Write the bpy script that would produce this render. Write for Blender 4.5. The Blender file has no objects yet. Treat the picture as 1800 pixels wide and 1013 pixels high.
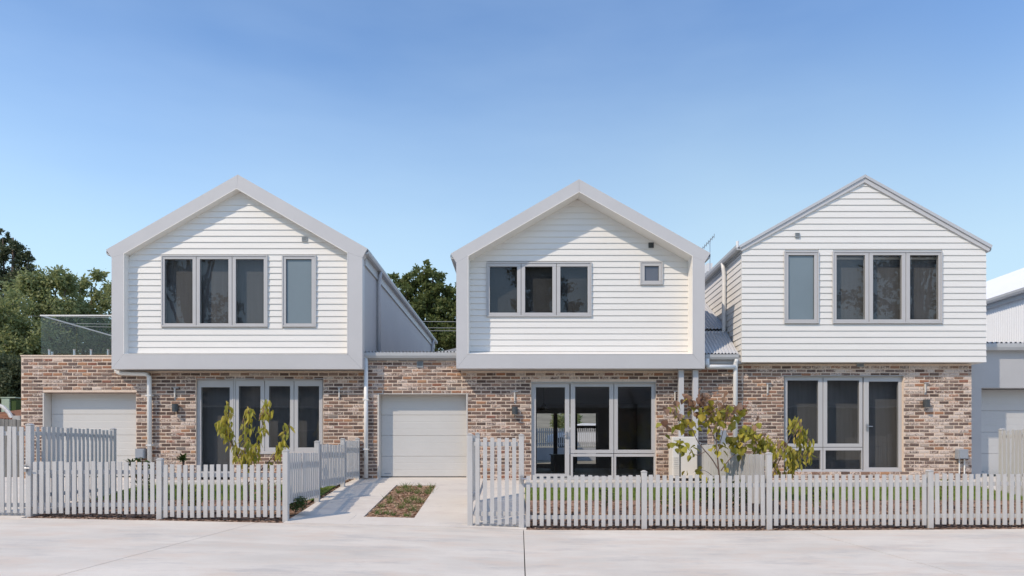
import bpy, math, random
import numpy as np
from mathutils import Vector, Matrix

random.seed(11); rng = np.random.default_rng(11)
sc = bpy.context.scene
C = sc.collection
R = math.radians

# ------------------------------------------------------------------ camera
F = 1140.0; VX = 915.0; VY = 795.0; HC = 1.33      # survey of the photograph: focal length and horizon in its 1800 px frame, eye height
cam_d = bpy.data.cameras.new('camera'); cam = bpy.data.objects.new('camera', cam_d); C.objects.link(cam)
cam.location = (0, 0, HC); cam.rotation_euler = (R(90), 0, 0)
cam_d.sensor_width = 36; cam_d.lens = 36 * F / 1800
cam_d.shift_x = -(VX - 900) / 1800; cam_d.shift_y = (VY - 506.5) / 1800
cam_d.clip_start = 0.05; cam_d.clip_end = 3000
sc.camera = cam

# ------------------------------------------------------------------ sky, sun, exposure
SUN_EL = 45.0; SUN_AZ = math.degrees(math.atan2(-1.16, -1.0))
world = bpy.data.worlds.new('World'); sc.world = world; world.use_nodes = True
wn = world.node_tree; wn.nodes.clear()
w_out = wn.nodes.new('ShaderNodeOutputWorld'); w_bg = wn.nodes.new('ShaderNodeBackground')
sky = wn.nodes.new('ShaderNodeTexSky'); sky.sky_type = 'NISHITA'; sky.sun_disc = False
sky.sun_elevation = R(SUN_EL); sky.sun_rotation = R(-SUN_AZ)
sky.altitude = 100; sky.air_density = 1.2; sky.dust_density = 0.3; sky.ozone_density = 6.0
tc = wn.nodes.new('ShaderNodeTexCoord'); mp = wn.nodes.new('ShaderNodeMapping')
mp.inputs['Scale'].default_value = (1.1, 1.1, 4.5); mp.inputs['Rotation'].default_value = (0.15, 0.25, 0.3)
cn = wn.nodes.new('ShaderNodeTexNoise'); cn.inputs['Scale'].default_value = 1.6
cn.inputs['Detail'].default_value = 5; cn.inputs['Roughness'].default_value = 0.5
cr = wn.nodes.new('ShaderNodeMapRange'); cr.inputs[1].default_value = 0.42; cr.inputs[2].default_value = 0.8
cr.inputs[3].default_value = 0.0; cr.inputs[4].default_value = 0.13
cm = wn.nodes.new('ShaderNodeMix'); cm.data_type = 'RGBA'; cm.inputs[7].default_value = (4.6, 5.6, 6.4, 1)
L = wn.links.new
L(tc.outputs['Generated'], mp.inputs[0]); L(mp.outputs[0], cn.inputs['Vector']); L(cn.outputs[0], cr.inputs[0])
# low summer haze: paler towards the horizon all the way round, a little uneven
sx_ = wn.nodes.new('ShaderNodeSeparateXYZ'); L(tc.outputs['Generated'], sx_.inputs[0])
hn = wn.nodes.new('ShaderNodeTexNoise'); hn.inputs['Scale'].default_value = 1.3; hn.inputs['Detail'].default_value = 2; L(tc.outputs['Generated'], hn.inputs['Vector'])
ha = wn.nodes.new('ShaderNodeMath'); ha.operation = 'MULTIPLY_ADD'; L(hn.outputs[0], ha.inputs[0]); ha.inputs[1].default_value = -0.34; L(sx_.outputs[2], ha.inputs[2])
hr_ = wn.nodes.new('ShaderNodeMapRange'); hr_.interpolation_type = 'SMOOTHSTEP'; L(ha.outputs[0], hr_.inputs[0])
hr_.inputs[1].default_value = -0.06; hr_.inputs[2].default_value = 0.35; hr_.inputs[3].default_value = 0.78; hr_.inputs[4].default_value = 0.0
hz_ = wn.nodes.new('ShaderNodeMix'); hz_.data_type = 'RGBA'; hz_.inputs[7].default_value = (3.15, 4.15, 4.5, 1)
L(cr.outputs[0], cm.inputs[0]); L(sky.outputs[0], cm.inputs[6]); L(hr_.outputs[0], hz_.inputs[0]); L(cm.outputs[2], hz_.inputs[6]); L(hz_.outputs[2], w_bg.inputs[0])
w_bg.inputs[1].default_value = 0.15
L(w_bg.outputs[0], w_out.inputs[0])

sun_d = bpy.data.lights.new('sun', 'SUN'); sun_d.energy = 2.5; sun_d.angle = R(0.8); sun_d.color = (1.0, 0.85, 0.68)
sun = bpy.data.objects.new('sun', sun_d); C.objects.link(sun)
_az = R(SUN_AZ); _el = R(SUN_EL)
_to = Vector((math.sin(_az) * math.cos(_el), math.cos(_az) * math.cos(_el), math.sin(_el)))
sun.rotation_euler = _to.to_track_quat('Z', 'Y').to_euler(); sun.location = _to * 40

sc.view_settings.view_transform = 'Standard'; sc.view_settings.look = 'None'
sc.view_settings.gamma = 1.0; sc.view_settings.exposure = 0.48
sc.view_settings.use_curve_mapping = False
sc.cycles.use_denoising = True
sc.cycles.max_bounces = 8; sc.cycles.transparent_max_bounces = 12; sc.cycles.caustics_reflective = False; sc.cycles.caustics_refractive = False

# ------------------------------------------------------------------ helpers
def X(px, d): return (px - VX) * d / F            # photo column -> metres at depth d
def Z(py, d): return HC + (VY - py) * d / F        # photo row -> height at depth d
def P(px, py, d): return Vector((X(px, d), d, Z(py, d)))
def lin(r, g, b):
    f = lambda c: (c / 255 / 12.92) if c / 255 <= 0.04045 else ((c / 255 + 0.055) / 1.055) ** 2.4
    return (f(r), f(g), f(b))

class NT:
    def __init__(s, name):
        s.m = bpy.data.materials.new(name); s.m.use_nodes = True
        s.t = s.m.node_tree; s.b = s.t.nodes['Principled BSDF']; s.o = s.t.nodes['Material Output']
    def n(s, typ, **kw):
        x = s.t.nodes.new('ShaderNode' + typ)
        for k, v in kw.items(): setattr(x, k, v)
        return x
    def l(s, a, b): s.t.links.new(a, b)
    def math(s, op, a, b=None):
        x = s.n('Math', operation=op)
        for i, v in enumerate((a, b)):
            if v is None: continue
            if isinstance(v, (int, float)): x.inputs[i].default_value = v
            else: s.l(v, x.inputs[i])
        return x.outputs[0]
    def mix(s, f, a, b, mode='MIX'):
        x = s.n('Mix', data_type='RGBA', blend_type=mode)
        for i, v in ((0, f), (6, a), (7, b)):
            if isinstance(v, (int, float)): x.inputs[i].default_value = v
            elif isinstance(v, tuple): x.inputs[i].default_value = (*v[:3], 1)
            else: s.l(v, x.inputs[i])
        return x.outputs[2]
    def noise(s, scale, detail=4, rough=0.55, vec=None, stretch=None):
        x = s.n('TexNoise'); x.inputs['Scale'].default_value = scale; x.inputs['Detail'].default_value = detail
        x.inputs['Roughness'].default_value = rough
        if vec is None: vec = s.pos()
        if stretch:
            mpn = s.n('Mapping'); mpn.inputs['Scale'].default_value = stretch; s.l(vec, mpn.inputs[0]); vec = mpn.outputs[0]
        s.l(vec, x.inputs['Vector']); return x.outputs[0]
    def pos(s):
        if not hasattr(s, '_g'): s._g = s.n('NewGeometry')
        return s._g.outputs['Position']
    def rng(s, v, a, b, c=0.0, d=1.0):
        x = s.n('MapRange'); s.l(v, x.inputs[0])
        for i, q in enumerate((a, b, c, d)): x.inputs[i + 1].default_value = q
        return x.outputs[0]
    def bump(s, h, strength, dist=0.01):
        x = s.n('Bump'); x.inputs['Strength'].default_value = strength; x.inputs['Distance'].default_value = dist
        s.l(h, x.inputs['Height']); s.l(x.outputs[0], s.b.inputs['Normal'])

M = {}
def paint(name, col, rough=0.5, var=0.06, scale=3.0, dirt=0.0, bump=0.0, metal=0.0, stretch=None, spec=0.4):
    t = NT(name); n1 = t.noise(scale, 5, 0.6, stretch=stretch)
    c = t.mix(t.rng(n1, 0.3, 0.7), tuple(max(0, q * (1 - var)) for q in col), tuple(min(1, q * (1 + var)) for q in col))
    if dirt:
        n2 = t.noise(9, 6, 0.7, stretch=(1, 1, 0.35))
        c = t.mix(t.rng(n2, 0.55, 0.8, 0, dirt), c, (0.25, 0.22, 0.18))
    t.l(c, t.b.inputs['Base Color']); t.b.inputs['Roughness'].default_value = rough
    t.b.inputs['Metallic'].default_value = metal; t.b.inputs['Specular IOR Level'].default_value = spec
    if bump: t.bump(t.noise(60, 4), bump, 0.004)
    M[name] = t.m; return t.m

paint('board_white', (0.75, 0.735, 0.70), 0.55, 0.025, 2.0, 0.03, 0.05, stretch=(0.4, 1, 3))
paint('reveal_white', (0.78, 0.755, 0.715), 0.5, 0.02)
paint('frame_grey', (0.535, 0.53, 0.535), 0.42, 0.03, 1.2, 0.04)
paint('window_grey', (0.49, 0.485, 0.485), 0.4, 0.03, 2.0, 0.02)
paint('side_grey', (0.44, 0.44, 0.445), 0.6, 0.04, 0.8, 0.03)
paint('roof_metal', (0.50, 0.51, 0.53), 0.4, 0.04, 0.7, 0.04, metal=0.0)
paint('roof_white', (0.74, 0.76, 0.78), 0.45, 0.03, 0.7)
paint('gutter_grey', (0.44, 0.45, 0.455), 0.4, 0.04, 2.0, 0.05)
paint('pipe_white', (0.74, 0.735, 0.715), 0.4, 0.04, 2.0, 0.05)
paint('pipe_grey', (0.42, 0.43, 0.45), 0.45, 0.04, 2.0)
paint('fence_white', (0.51, 0.505, 0.495), 0.6, 0.07, 2.5, 0.2, 0.06, stretch=(3, 3, 0.5))
paint('fence_worn', (0.47, 0.47, 0.47), 0.65, 0.16, 2.0, 0.22, 0.06, stretch=(4, 4, 0.6))
paint('door_grey', (0.58, 0.57, 0.545), 0.5, 0.03, 1.0, 0.05, stretch=(1, 1, 2))
paint('door_cool', (0.51, 0.51, 0.505), 0.5, 0.03, 1.0, 0.05)
paint('jamb_cream', (0.60, 0.565, 0.52), 0.6, 0.04)
paint('dark_metal', (0.06, 0.068, 0.072), 0.45, 0.15, 12)
paint('rubber_black', (0.02, 0.02, 0.02), 0.7, 0.1)
paint('steel', (0.55, 0.55, 0.56), 0.3, 0.05, metal=0.9)
paint('meter_grey', (0.30, 0.325, 0.36), 0.45, 0.04)
paint('vent_grey', (0.28, 0.31, 0.33), 0.5, 0.1)
paint('pane_tone_dark', (0.045, 0.045, 0.045), 0.85, 0.15, 3)  # sheet added behind panes, the darkness of the room put into its colour
paint('pane_tone_grey', (0.105, 0.105, 0.107), 0.85, 0.12, 3, stretch=(5, 5, 0.2))  # colour of the added sheets that give the panes their grey tone
paint('room_grey', (0.55, 0.54, 0.53), 0.8, 0.05, 0.6)
paint('room_dark', (0.22, 0.22, 0.22), 0.7, 0.1, 0.6)
paint('blind', (0.30, 0.31, 0.32), 0.8, 0.08, 4, stretch=(6, 6, 0.3))
paint('bench_dark', (0.05, 0.05, 0.05), 0.35, 0.1)
paint('unit_cream', (0.72, 0.69, 0.64), 0.45, 0.03)
paint('bark', (0.13, 0.10, 0.085), 0.85, 0.3, 14, bump=0.4)
paint('twig', (0.16, 0.115, 0.10), 0.8, 0.25, 20)
paint('timber_old', (0.23, 0.225, 0.215), 0.85, 0.3, 4, 0.2, 0.3, stretch=(5, 5, 0.4))
paint('lintel_rust', (0.22, 0.16, 0.13), 0.8, 0.3, 6)
paint('rust', (0.36, 0.17, 0.09), 0.8, 0.45, 3.5, 0.3, 0.2)
paint('old_tin', (0.47, 0.46, 0.44), 0.6, 0.2, 3, 0.25)
paint('box_green', (0.36, 0.43, 0.33), 0.6, 0.08)
paint('retaining', (0.40, 0.41, 0.43), 0.75, 0.06, 2)
paint('car_white', (0.75, 0.76, 0.77), 0.2, 0.01)
paint('cable', (0.32, 0.32, 0.30), 0.6, 0.05)
paint('tile_grey', (0.22, 0.215, 0.21), 0.7, 0.15, 3)
paint('dry_grass', (0.34, 0.26, 0.15), 0.95, 0.25, 0.3)
paint('mortar_dark', (0.22, 0.16, 0.13), 0.9, 0.2, 3)
paint('soil_tan', (0.38, 0.24, 0.16), 0.95, 0.3, 9, bump=0.5)
paint('soil', (0.27, 0.17, 0.12), 0.95, 0.35, 6, bump=0.5)
paint('lawn_base', (0.14, 0.20, 0.05), 0.95, 0.3, 5, bump=0.3)
paint('ground_dull', (0.22, 0.20, 0.15), 0.95, 0.25, 0.4)

def concrete(name, col, warm, k):
    t = NT(name)
    a = t.noise(0.5, 6, 0.62, stretch=(0.8, 1.1, 1)); b = t.noise(1.7, 7, 0.7, stretch=(0.7, 1.2, 1)); g = t.noise(140, 3, 0.6)
    c = t.mix(t.rng(a, 0.35, 0.66), tuple(q * (1 - k) for q in col), tuple(min(0.8, q * (1 + k * 0.5)) for q in col))
    c = t.mix(t.rng(b, 0.47, 0.66, 0, 0.75), c, warm)
    c2 = t.noise(1.1, 8, 0.74, stretch=(0.6, 1.3, 1)); c = t.mix(t.rng(c2, 0.52, 0.66, 0, 0.7), c, tuple(q * 0.68 for q in (col[0], col[1] * 1.02, col[2] * 1.08)))
    sp = t.noise(7, 6, 0.8); c = t.mix(t.rng(sp, 0.6, 0.75, 0, 0.4), c, tuple(q * 0.62 for q in col))
    wv = t.noise(0.9, 6, 0.7, stretch=(0.4, 1.7, 1)); c = t.mix(t.rng(wv, 0.52, 0.64, 0, 0.4), c, tuple(min(0.8, q * 1.14) for q in col))
    c = t.mix(t.rng(g, 0.3, 0.7, 0, 0.16), c, (0.3, 0.29, 0.28))
    t.l(c, t.b.inputs['Base Color']); t.b.inputs['Roughness'].default_value = 0.75
    t.bump(g, 0.12, 0.003); M[name] = t.m
concrete('concrete', (0.70, 0.64, 0.555), (0.66, 0.545, 0.44), 0.16)
concrete('concrete_pale', (0.67, 0.62, 0.55), (0.60, 0.53, 0.465), 0.07)

def brick_mat(name):
    t = NT(name); sep = t.n('SeparateXYZ'); t.l(t.pos(), sep.inputs[0])
    row = t.math('FLOOR', t.math('DIVIDE', sep.outputs[2], 0.086))
    odd = t.math('FLOORED_MODULO', row, 2.0)
    col = t.math('FLOOR', t.math('ADD', t.math('DIVIDE', sep.outputs[0], 0.24), t.math('MULTIPLY', odd, 0.5)))
    cmb = t.n('CombineXYZ'); t.l(col, cmb.inputs[0]); t.l(row, cmb.inputs[1])
    wnz = t.n('TexWhiteNoise', noise_dimensions='3D'); t.l(cmb.outputs[0], wnz.inputs['Vector'])
    ramp = t.n('ValToRGB'); ramp.color_ramp.interpolation = 'LINEAR'
    cols = [(0.0, (50, 41, 38)), (0.12, (72, 57, 51)), (0.24, (98, 78, 69)), (0.36, (86, 74, 69)), (0.48, (120, 93, 77)), (0.58, (140, 112, 92)),
            (0.68, (104, 92, 86)), (0.76, (146, 124, 110)), (0.82, (152, 100, 68)), (0.88, (172, 130, 94)), (0.92, (128, 74, 54)), (0.95, (98, 98, 96)), (1.0, (206, 188, 172))]
    els = ramp.color_ramp.elements
    els[0].position, els[1].position = cols[0][0], cols[-1][0]
    els[0].color = (*lin(*cols[0][1]), 1); els[1].color = (*lin(*cols[-1][1]), 1)
    for p, c in cols[1:-1]:
        e = els.new(p); e.color = (*lin(*c), 1)
    t.l(wnz.outputs['Value'], ramp.inputs[0])
    fine = t.noise(55, 5, 0.7)
    c = t.mix(t.rng(fine, 0.34, 0.78, 0.06, 0.42), ramp.outputs[0], tuple(lin(180, 154, 142)))
    # old mortar and limewash left on the reused bricks, heavier to the right end of the terrace
    sm = t.noise(26, 6, 0.75); big = t.noise(1.1, 4, 0.6)
    heavy = t.rng(sep.outputs[0], 5.0, 9.5, 0.0, 0.06)
    thr = t.math('ADD', t.math('ADD', t.math('MULTIPLY', sm, 0.62), t.math('MULTIPLY', big, 0.38)), heavy)
    wsep = t.n('SeparateColor'); t.l(wnz.outputs['Color'], wsep.inputs[0])
    thr = t.math('ADD', thr, t.math('MULTIPLY', t.math('SUBTRACT', wsep.outputs[1], 0.5), 0.24))
    c = t.mix(t.rng(thr, 0.555, 0.65, 0, 0.88), c, tuple(lin(214, 198, 186)))
    dk = t.noise(18, 5, 0.7); c = t.mix(t.rng(dk, 0.56, 0.75, 0, 0.5), c, tuple(lin(70, 58, 52)))
    t.l(c, t.b.inputs['Base Color']); t.b.inputs['Roughness'].default_value = 0.9; t.b.inputs['Specular IOR Level'].default_value = 0.2
    t.bump(t.noise(90, 5, 0.7), 0.5, 0.006); M[name] = t.m
brick_mat('brick')
t = NT('mortar'); n1 = t.noise(30, 6, 0.7); n2 = t.noise(2, 4)
c = t.mix(t.rng(n1, 0.35, 0.7), tuple(lin(208, 186, 166)), tuple(lin(234, 216, 198)))
c = t.mix(t.rng(n2, 0.5, 0.75, 0, 0.3), c, tuple(lin(190, 170, 158)))
t.l(c, t.b.inputs['Base Color']); t.b.inputs['Roughness'].default_value = 0.95; t.bump(t.noise(70, 5, 0.7), 0.6, 0.006); M['mortar'] = t.m

def glass(name, tint, ior=1.75, rough=0.0):
    t = NT(name); t.t.nodes.remove(t.b)
    tr = t.n('BsdfTransparent'); tr.inputs[0].default_value = (*tint, 1)
    gl = t.n('BsdfGlossy'); gl.inputs['Roughness'].default_value = rough; gl.inputs['Color'].default_value = (0.95, 0.96, 1.0, 1)
    fr = t.n('Fresnel'); fr.inputs[0].default_value = ior
    wav = t.n('Bump'); wav.inputs['Strength'].default_value = 0.02; wav.inputs['Distance'].default_value = 0.05
    t.l(t.noise(1.6, 2, 0.4), wav.inputs['Height']); t.l(wav.outputs[0], gl.inputs['Normal'])
    t.pos(); front = t.math('SUBTRACT', 1.0, t._g.outputs['Backfacing'])   # the outer skin mirrors, the inner skin only passes light
    mx = t.n('MixShader'); t.l(t.math('MULTIPLY', fr.outputs[0], front), mx.inputs[0]); t.l(tr.outputs[0], mx.inputs[1]); t.l(gl.outputs[0], mx.inputs[2])
    t.l(mx.outputs[0], t.o.inputs[0]); M[name] = t.m
glass('pane_glass', (0.92, 0.925, 0.925), 1.55)
glass('clear_glass', (0.94, 0.96, 0.965), 1.45)
glass('car_glass', (0.1, 0.1, 0.11), 1.5)
paint('frosted', (0.185, 0.235, 0.265), 0.35, 0.06, 0.6, spec=0.5)
paint('frosted_small', (0.12, 0.135, 0.17), 0.3, 0.05, 0.8, spec=0.5)

def leafmat(name, cols, trans=0.35, rough=0.55):
    t = NT(name); g = t.n('NewGeometry'); ramp = t.n('ValToRGB'); els = ramp.color_ramp.elements
    oi = t.n('ObjectInfo')
    v = t.math('FRACT', t.math('ADD', g.outputs['Random Per Island'], oi.outputs['Random']))
    els[0].color = (*cols[0], 1); els[1].color = (*cols[-1], 1)
    for i, c in enumerate(cols[1:-1]):
        e = els.new((i + 1) / (len(cols) - 1)); e.color = (*c, 1)
    t.l(v, ramp.inputs[0])
    t.l(ramp.outputs[0], t.b.inputs['Base Color']); t.b.inputs['Roughness'].default_value = rough; t.b.inputs['Specular IOR Level'].default_value = 0.3
    tr = t.n('BsdfTranslucent'); t.l(ramp.outputs[0], tr.inputs[0])
    mx = t.n('MixShader'); mx.inputs[0].default_value = trans
    t.l(t.b.outputs[0], mx.inputs[1]); t.l(tr.outputs[0], mx.inputs[2]); t.l(mx.outputs[0], t.o.inputs[0]); M[name] = t.m
leafmat('leaf_lime', [(0.38, 0.36, 0.055), (0.47, 0.43, 0.065), (0.55, 0.48, 0.08), (0.38, 0.38, 0.075), (0.60, 0.47, 0.11)], 0.45)
leafmat('leaf_olive', [(0.29, 0.29, 0.055), (0.42, 0.37, 0.055), (0.22, 0.24, 0.05), (0.54, 0.41, 0.07)])
leafmat('leaf_bronze', [(0.24, 0.14, 0.09), (0.36, 0.22, 0.15), (0.44, 0.30, 0.21), (0.17, 0.09, 0.06)])
leafmat('crown_light', [(0.19, 0.23, 0.085), (0.28, 0.315, 0.14), (0.38, 0.405, 0.205), (0.25, 0.285, 0.11)], 0.55)
leafmat('crown_dark', [(0.06, 0.08, 0.038), (0.10, 0.12, 0.06), (0.14, 0.155, 0.085)], 0.3)
leafmat('crown_mid', [(0.10, 0.13, 0.04), (0.15, 0.185, 0.06), (0.23, 0.255, 0.10), (0.14, 0.17, 0.055)], 0.5)
leafmat('shrub_green', [(0.03, 0.06, 0.015), (0.06, 0.10, 0.025), (0.085, 0.13, 0.035)], 0.25)
leafmat('shrub_lime', [(0.12, 0.17, 0.03), (0.20, 0.24, 0.04), (0.09, 0.14, 0.03)], 0.3)
leafmat('grass_green', [(0.15, 0.22, 0.04), (0.21, 0.29, 0.06), (0.26, 0.32, 0.085), (0.17, 0.24, 0.05)], 0.3)
leafmat('tuft_green', [(0.09, 0.17, 0.035), (0.14, 0.23, 0.06), (0.20, 0.22, 0.08)], 0.25)
leafmat('chips', [(0.21, 0.125, 0.085), (0.36, 0.24, 0.175), (0.26, 0.16, 0.11), (0.46, 0.34, 0.26), (0.13, 0.08, 0.055)], 0.0, 0.9)
leafmat('chips_tan', [(0.42, 0.265, 0.175), (0.52, 0.355, 0.245), (0.33, 0.20, 0.125), (0.60, 0.45, 0.33)], 0.0, 0.9)

def link(name, me, parent=None, mat=None):
    o = bpy.data.objects.new(name, me); C.objects.link(o)
    if mat is not None and me is not None and len(me.materials) == 0: me.materials.append(M[mat] if isinstance(mat, str) else mat)
    if parent is not None:
        o.parent = parent
        if parent.type == 'EMPTY': o.matrix_parent_inverse = Matrix.Translation(-Vector(parent.location))
    return o

class MB:
    def __init__(s): s.v = []; s.f = []
    def add(s, vs, fs):
        k = len(s.v); s.v += [tuple(v) for v in vs]; s.f += [tuple(i + k for i in f) for f in fs]; return s
    def box(s, x0, x1, y0, y1, z0, z1):
        return s.add([(x0, y0, z0), (x1, y0, z0), (x1, y1, z0), (x0, y1, z0), (x0, y0, z1), (x1, y0, z1), (x1, y1, z1), (x0, y1, z1)],
                     [(0, 1, 5, 4), (1, 2, 6, 5), (2, 3, 7, 6), (3, 0, 4, 7), (4, 5, 6, 7), (3, 2, 1, 0)])
    def prism_y(s, poly, y0, y1):                    # polygon in XZ pushed along Y
        n = len(poly); vs = [(p[0], y0, p[1]) for p in poly] + [(p[0], y1, p[1]) for p in poly]
        return s.add(vs, [tuple(range(n)), tuple(range(2 * n - 1, n - 1, -1))] + [(i, i + n, (i + 1) % n + n, (i + 1) % n) for i in range(n)])
    def prism_x(s, poly, x0, x1):                    # polygon in YZ pushed along X
        n = len(poly); vs = [(x0, p[0], p[1]) for p in poly] + [(x1, p[0], p[1]) for p in poly]
        return s.add(vs, [tuple(range(n)), tuple(range(2 * n - 1, n - 1, -1))] + [(i, i + n, (i + 1) % n + n, (i + 1) % n) for i in range(n)])
    def tube(s, pts, rad, n=10, caps=True):
        pts = [Vector(p) for p in pts]; rad = rad if isinstance(rad, (list, tuple)) else [rad] * len(pts); k = len(s.v)
        for i, p in enumerate(pts):
            d = (pts[min(i + 1, len(pts) - 1)] - pts[max(i - 1, 0)]).normalized()
            a = d.cross(Vector((0, 0, 1)) if abs(d.z) < 0.9 else Vector((0, 1, 0))).normalized(); b = d.cross(a).normalized()
            for j in range(n):
                th = 2 * math.pi * j / n; s.v.append(tuple(p + (a * math.cos(th) + b * math.sin(th)) * rad[i]))
        for i in range(len(pts) - 1):
            for j in range(n):
                s.f.append((k + i * n + j, k + i * n + (j + 1) % n, k + (i + 1) * n + (j + 1) % n, k + (i + 1) * n + j))
        if caps:
            s.f.append(tuple(k + j for j in range(n))); s.f.append(tuple(k + (len(pts) - 1) * n + j for j in reversed(range(n))))
        return s
    def mesh(s, name, smooth=False):
        me = bpy.data.meshes.new(name); me.from_pydata(s.v, [], s.f); me.update()
        import bmesh
        bm = bmesh.new(); bm.from_mesh(me); bmesh.ops.recalc_face_normals(bm, faces=bm.faces); bm.to_mesh(me); bm.free()
        if smooth: me.polygons.foreach_set('use_smooth', [True] * len(me.polygons))
        return me
    def build(s, name, mat, parent=None, smooth=False, bevel=0):
        o = link(name, s.mesh(name, smooth), parent, mat)
        if bevel:
            b = o.modifiers.new('bevel', 'BEVEL'); b.width = bevel; b.segments = 2; b.limit_method = 'ANGLE'
        return o

def tag(o, label, cat=None, group=None, kind=None):
    o['label'] = label
    if cat: o['category'] = cat
    if group: o['group'] = group
    if kind: o['kind'] = kind
    return o
def thing(name, loc, label, cat, group=None):
    e = bpy.data.objects.new(name, None); e.empty_display_size = 0.3; C.objects.link(e); e.location = loc
    bpy.context.view_layer.update() if False else None
    return tag(e, label, cat, group)
def struct(o): o['kind'] = 'structure'; return o
def quads(name, verts, mat, parent=None):           # many loose quads at once, verts is (n,4,3)
    n = len(verts); me = bpy.data.meshes.new(name)
    me.vertices.add(n * 4); me.vertices.foreach_set('co', verts.reshape(-1).astype(np.float32))
    me.loops.add(n * 4); me.loops.foreach_set('vertex_index', np.arange(n * 4, dtype=np.int32))
    me.polygons.add(n); me.polygons.foreach_set('loop_start', np.arange(0, n * 4, 4, dtype=np.int32))
    me.polygons.foreach_set('loop_total', np.full(n, 4, dtype=np.int32))
    me.update(); me.validate(); return link(name, me, parent, mat)
def bend(pts, r=0.1, n=4):                           # rounded corners in a polyline
    pts = [Vector(p) for p in pts]; out = [pts[0]]
    for i in range(1, len(pts) - 1):
        a = (pts[i - 1] - pts[i]).normalized(); b = (pts[i + 1] - pts[i]).normalized(); p0 = pts[i] + a * r; p1 = pts[i] + b * r
        for k in range(n + 1):
            q = k / n; out.append(p0 * (1 - q) ** 2 + pts[i] * 2 * q * (1 - q) + p1 * q ** 2)
    return out + [pts[-1]]

# ------------------------------------------------------------------ ground, street, drives
DW = 15.8; DF = 11.2; DO = 15.42; DR = 15.6
_sx = [-60, -14, -8.65, -4.1, -0.95, 0.1, 4.2, 9, 14, 60]; _sz = [0.5, 0.27, 0.21, 0.12, 0.045, 0.0, -0.012, 0.02, 0.05, 0.2]
def street(x): return float(np.interp(x, _sx, _sz))
def ground_z(x, y):
    base = float(np.interp(y, [11.3, 12.9, 14.6, 16, 27, 30, 60, 100, 400], [0, 0.30, 0.5, 0.55, 0.6, 0.6, 2.0, 8.6, 9.5]))
    w = float(np.interp(y, [11.3, 13.5], [1, 0])); return base + street(x) * w
gx = [-900, -300, -120, -60, -40, -30, -24, -20, -17] + list(np.arange(-14, 14.1, 0.7)) + [17, 20, 24, 30, 40, 60, 120, 300, 900]
gy = [-900, -300, -100, -50, -30, -20, -14, -8, -2, 4, 8, 10, 11.3, 11.8, 12.4, 12.9, 13.7, 14.6, 16, 20, 27, 30, 40, 60, 80, 100, 200, 400, 900]
gm = MB(); gm.v = [(x, y, ground_z(x, y) - 0.07) for y in gy for x in gx]
nx = len(gx); gm.f = [(j * nx + i, j * nx + i + 1, (j + 1) * nx + i + 1, (j + 1) * nx + i) for j in range(len(gy) - 1) for i in range(nx - 1)]
struct(gm.build('ground', 'ground_dull', smooth=True))

def slab(name, xs, ys, zf, mat, parent=None, thick=0.12):
    m = MB(); n = len(xs); k = len(ys)
    m.v = [(x, y, zf(x, y)) for y in ys for x in xs] + [(x, y, zf(x, y) - thick) for y in ys for x in xs]; o = n * k
    for j in range(k - 1):
        for i in range(n - 1):
            a, b, c_, d = j * n + i, j * n + i + 1, (j + 1) * n + i + 1, (j + 1) * n + i
            m.f += [(a, b, c_, d), (d + o, c_ + o, b + o, a + o)]
    for i in range(n - 1):
        m.f += [(i, i + o, i + 1 + o, i + 1), ((k - 1) * n + i, (k - 1) * n + i + 1, (k - 1) * n + i + 1 + o, (k - 1) * n + i + o)]
    for j in range(k - 1):
        m.f += [(j * n, (j + 1) * n, (j + 1) * n + o, j * n + o), (j * n + n - 1, j * n + n - 1 + o, (j + 1) * n + n - 1 + o, (j + 1) * n + n - 1)]
    return m.build(name, mat, parent)
sbase = slab('street', [-40, -13.7, -9.1, -4.5, 0.05, 4.75, 9.4, 14, 40], [-7.9, -2, 4, 11.05], lambda x, y: street(x) - 0.05, 'rubber_black', None, 0.1); struct(sbase)
joints = [-40, -22.8, -18.2, -13.7, -9.1, -4.5, 0.05, 4.82, 9.5, 14.1, 18.7, 40]
for i in range(len(joints) - 1):
    a, b = joints[i] + 0.006, joints[i + 1] - 0.006
    slab('street_slab', list(np.linspace(a, b, 6)), [-7.9, -2, 4, 8, 11.085], lambda x, y: street(x), 'concrete', sbase, 0.045)
def drive_z(x, y): return float(np.interp(y, [11.2, 15.75, 16.2], [street(x) + 0.003, 0.703, 0.71]))
# centre driveway with the cut-out planting strip
drv = slab('driveway', [-4.06, -3.0], [11.093, 12.0, 13.5, 15.0, 16.1], drive_z, 'concrete_pale'); struct(drv)
BX0, BX1, BY0, BY1 = -2.84, -1.92, 11.72, 14.85
drv_bits = [([-3.0, -0.9], [11.093, BY0]), ([-3.0, BX0], [BY0, 13.2, BY1]), ([BX1, -0.9], [BY0, 13.2, BY1]), ([-3.0, -0.9], [BY1, 15.5, 16.1])]
for xs, ys in drv_bits: slab('driveway_slab', xs, ys, drive_z, 'concrete_pale', drv)
bed = slab('planting_strip', [BX0, (BX0 + BX1) / 2, BX1], list(np.linspace(BY0, BY1, 6)), lambda x, y: drive_z(x, y) - 0.03, 'soil_tan'); struct(bed)
struct(slab('garage_drive', [-14, -11, -8.55], [11.093, 13, 16.1], lambda x, y: float(np.interp(y, [11.2, 13.5, 16], [street(x), 0.5, 0.71])), 'concrete_pale'))
struct(slab('neighbour_drive', [10.35, 12, 15, 18], [11.093, 13, 16.5], lambda x, y: float(np.interp(y, [11.2, 13.5, 16], [street(x), 0.5, 0.71])), 'concrete_pale'))
struct(slab('garden_path', [-0.9, -0.4, 0.1], [11.093, 12.5, 14.5, 15.9], lambda x, y: float(np.interp(y, [11.2, 12.2, 15.9], [street(x) + 0.003, 0.16, 0.66])), 'concrete_pale'))
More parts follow.
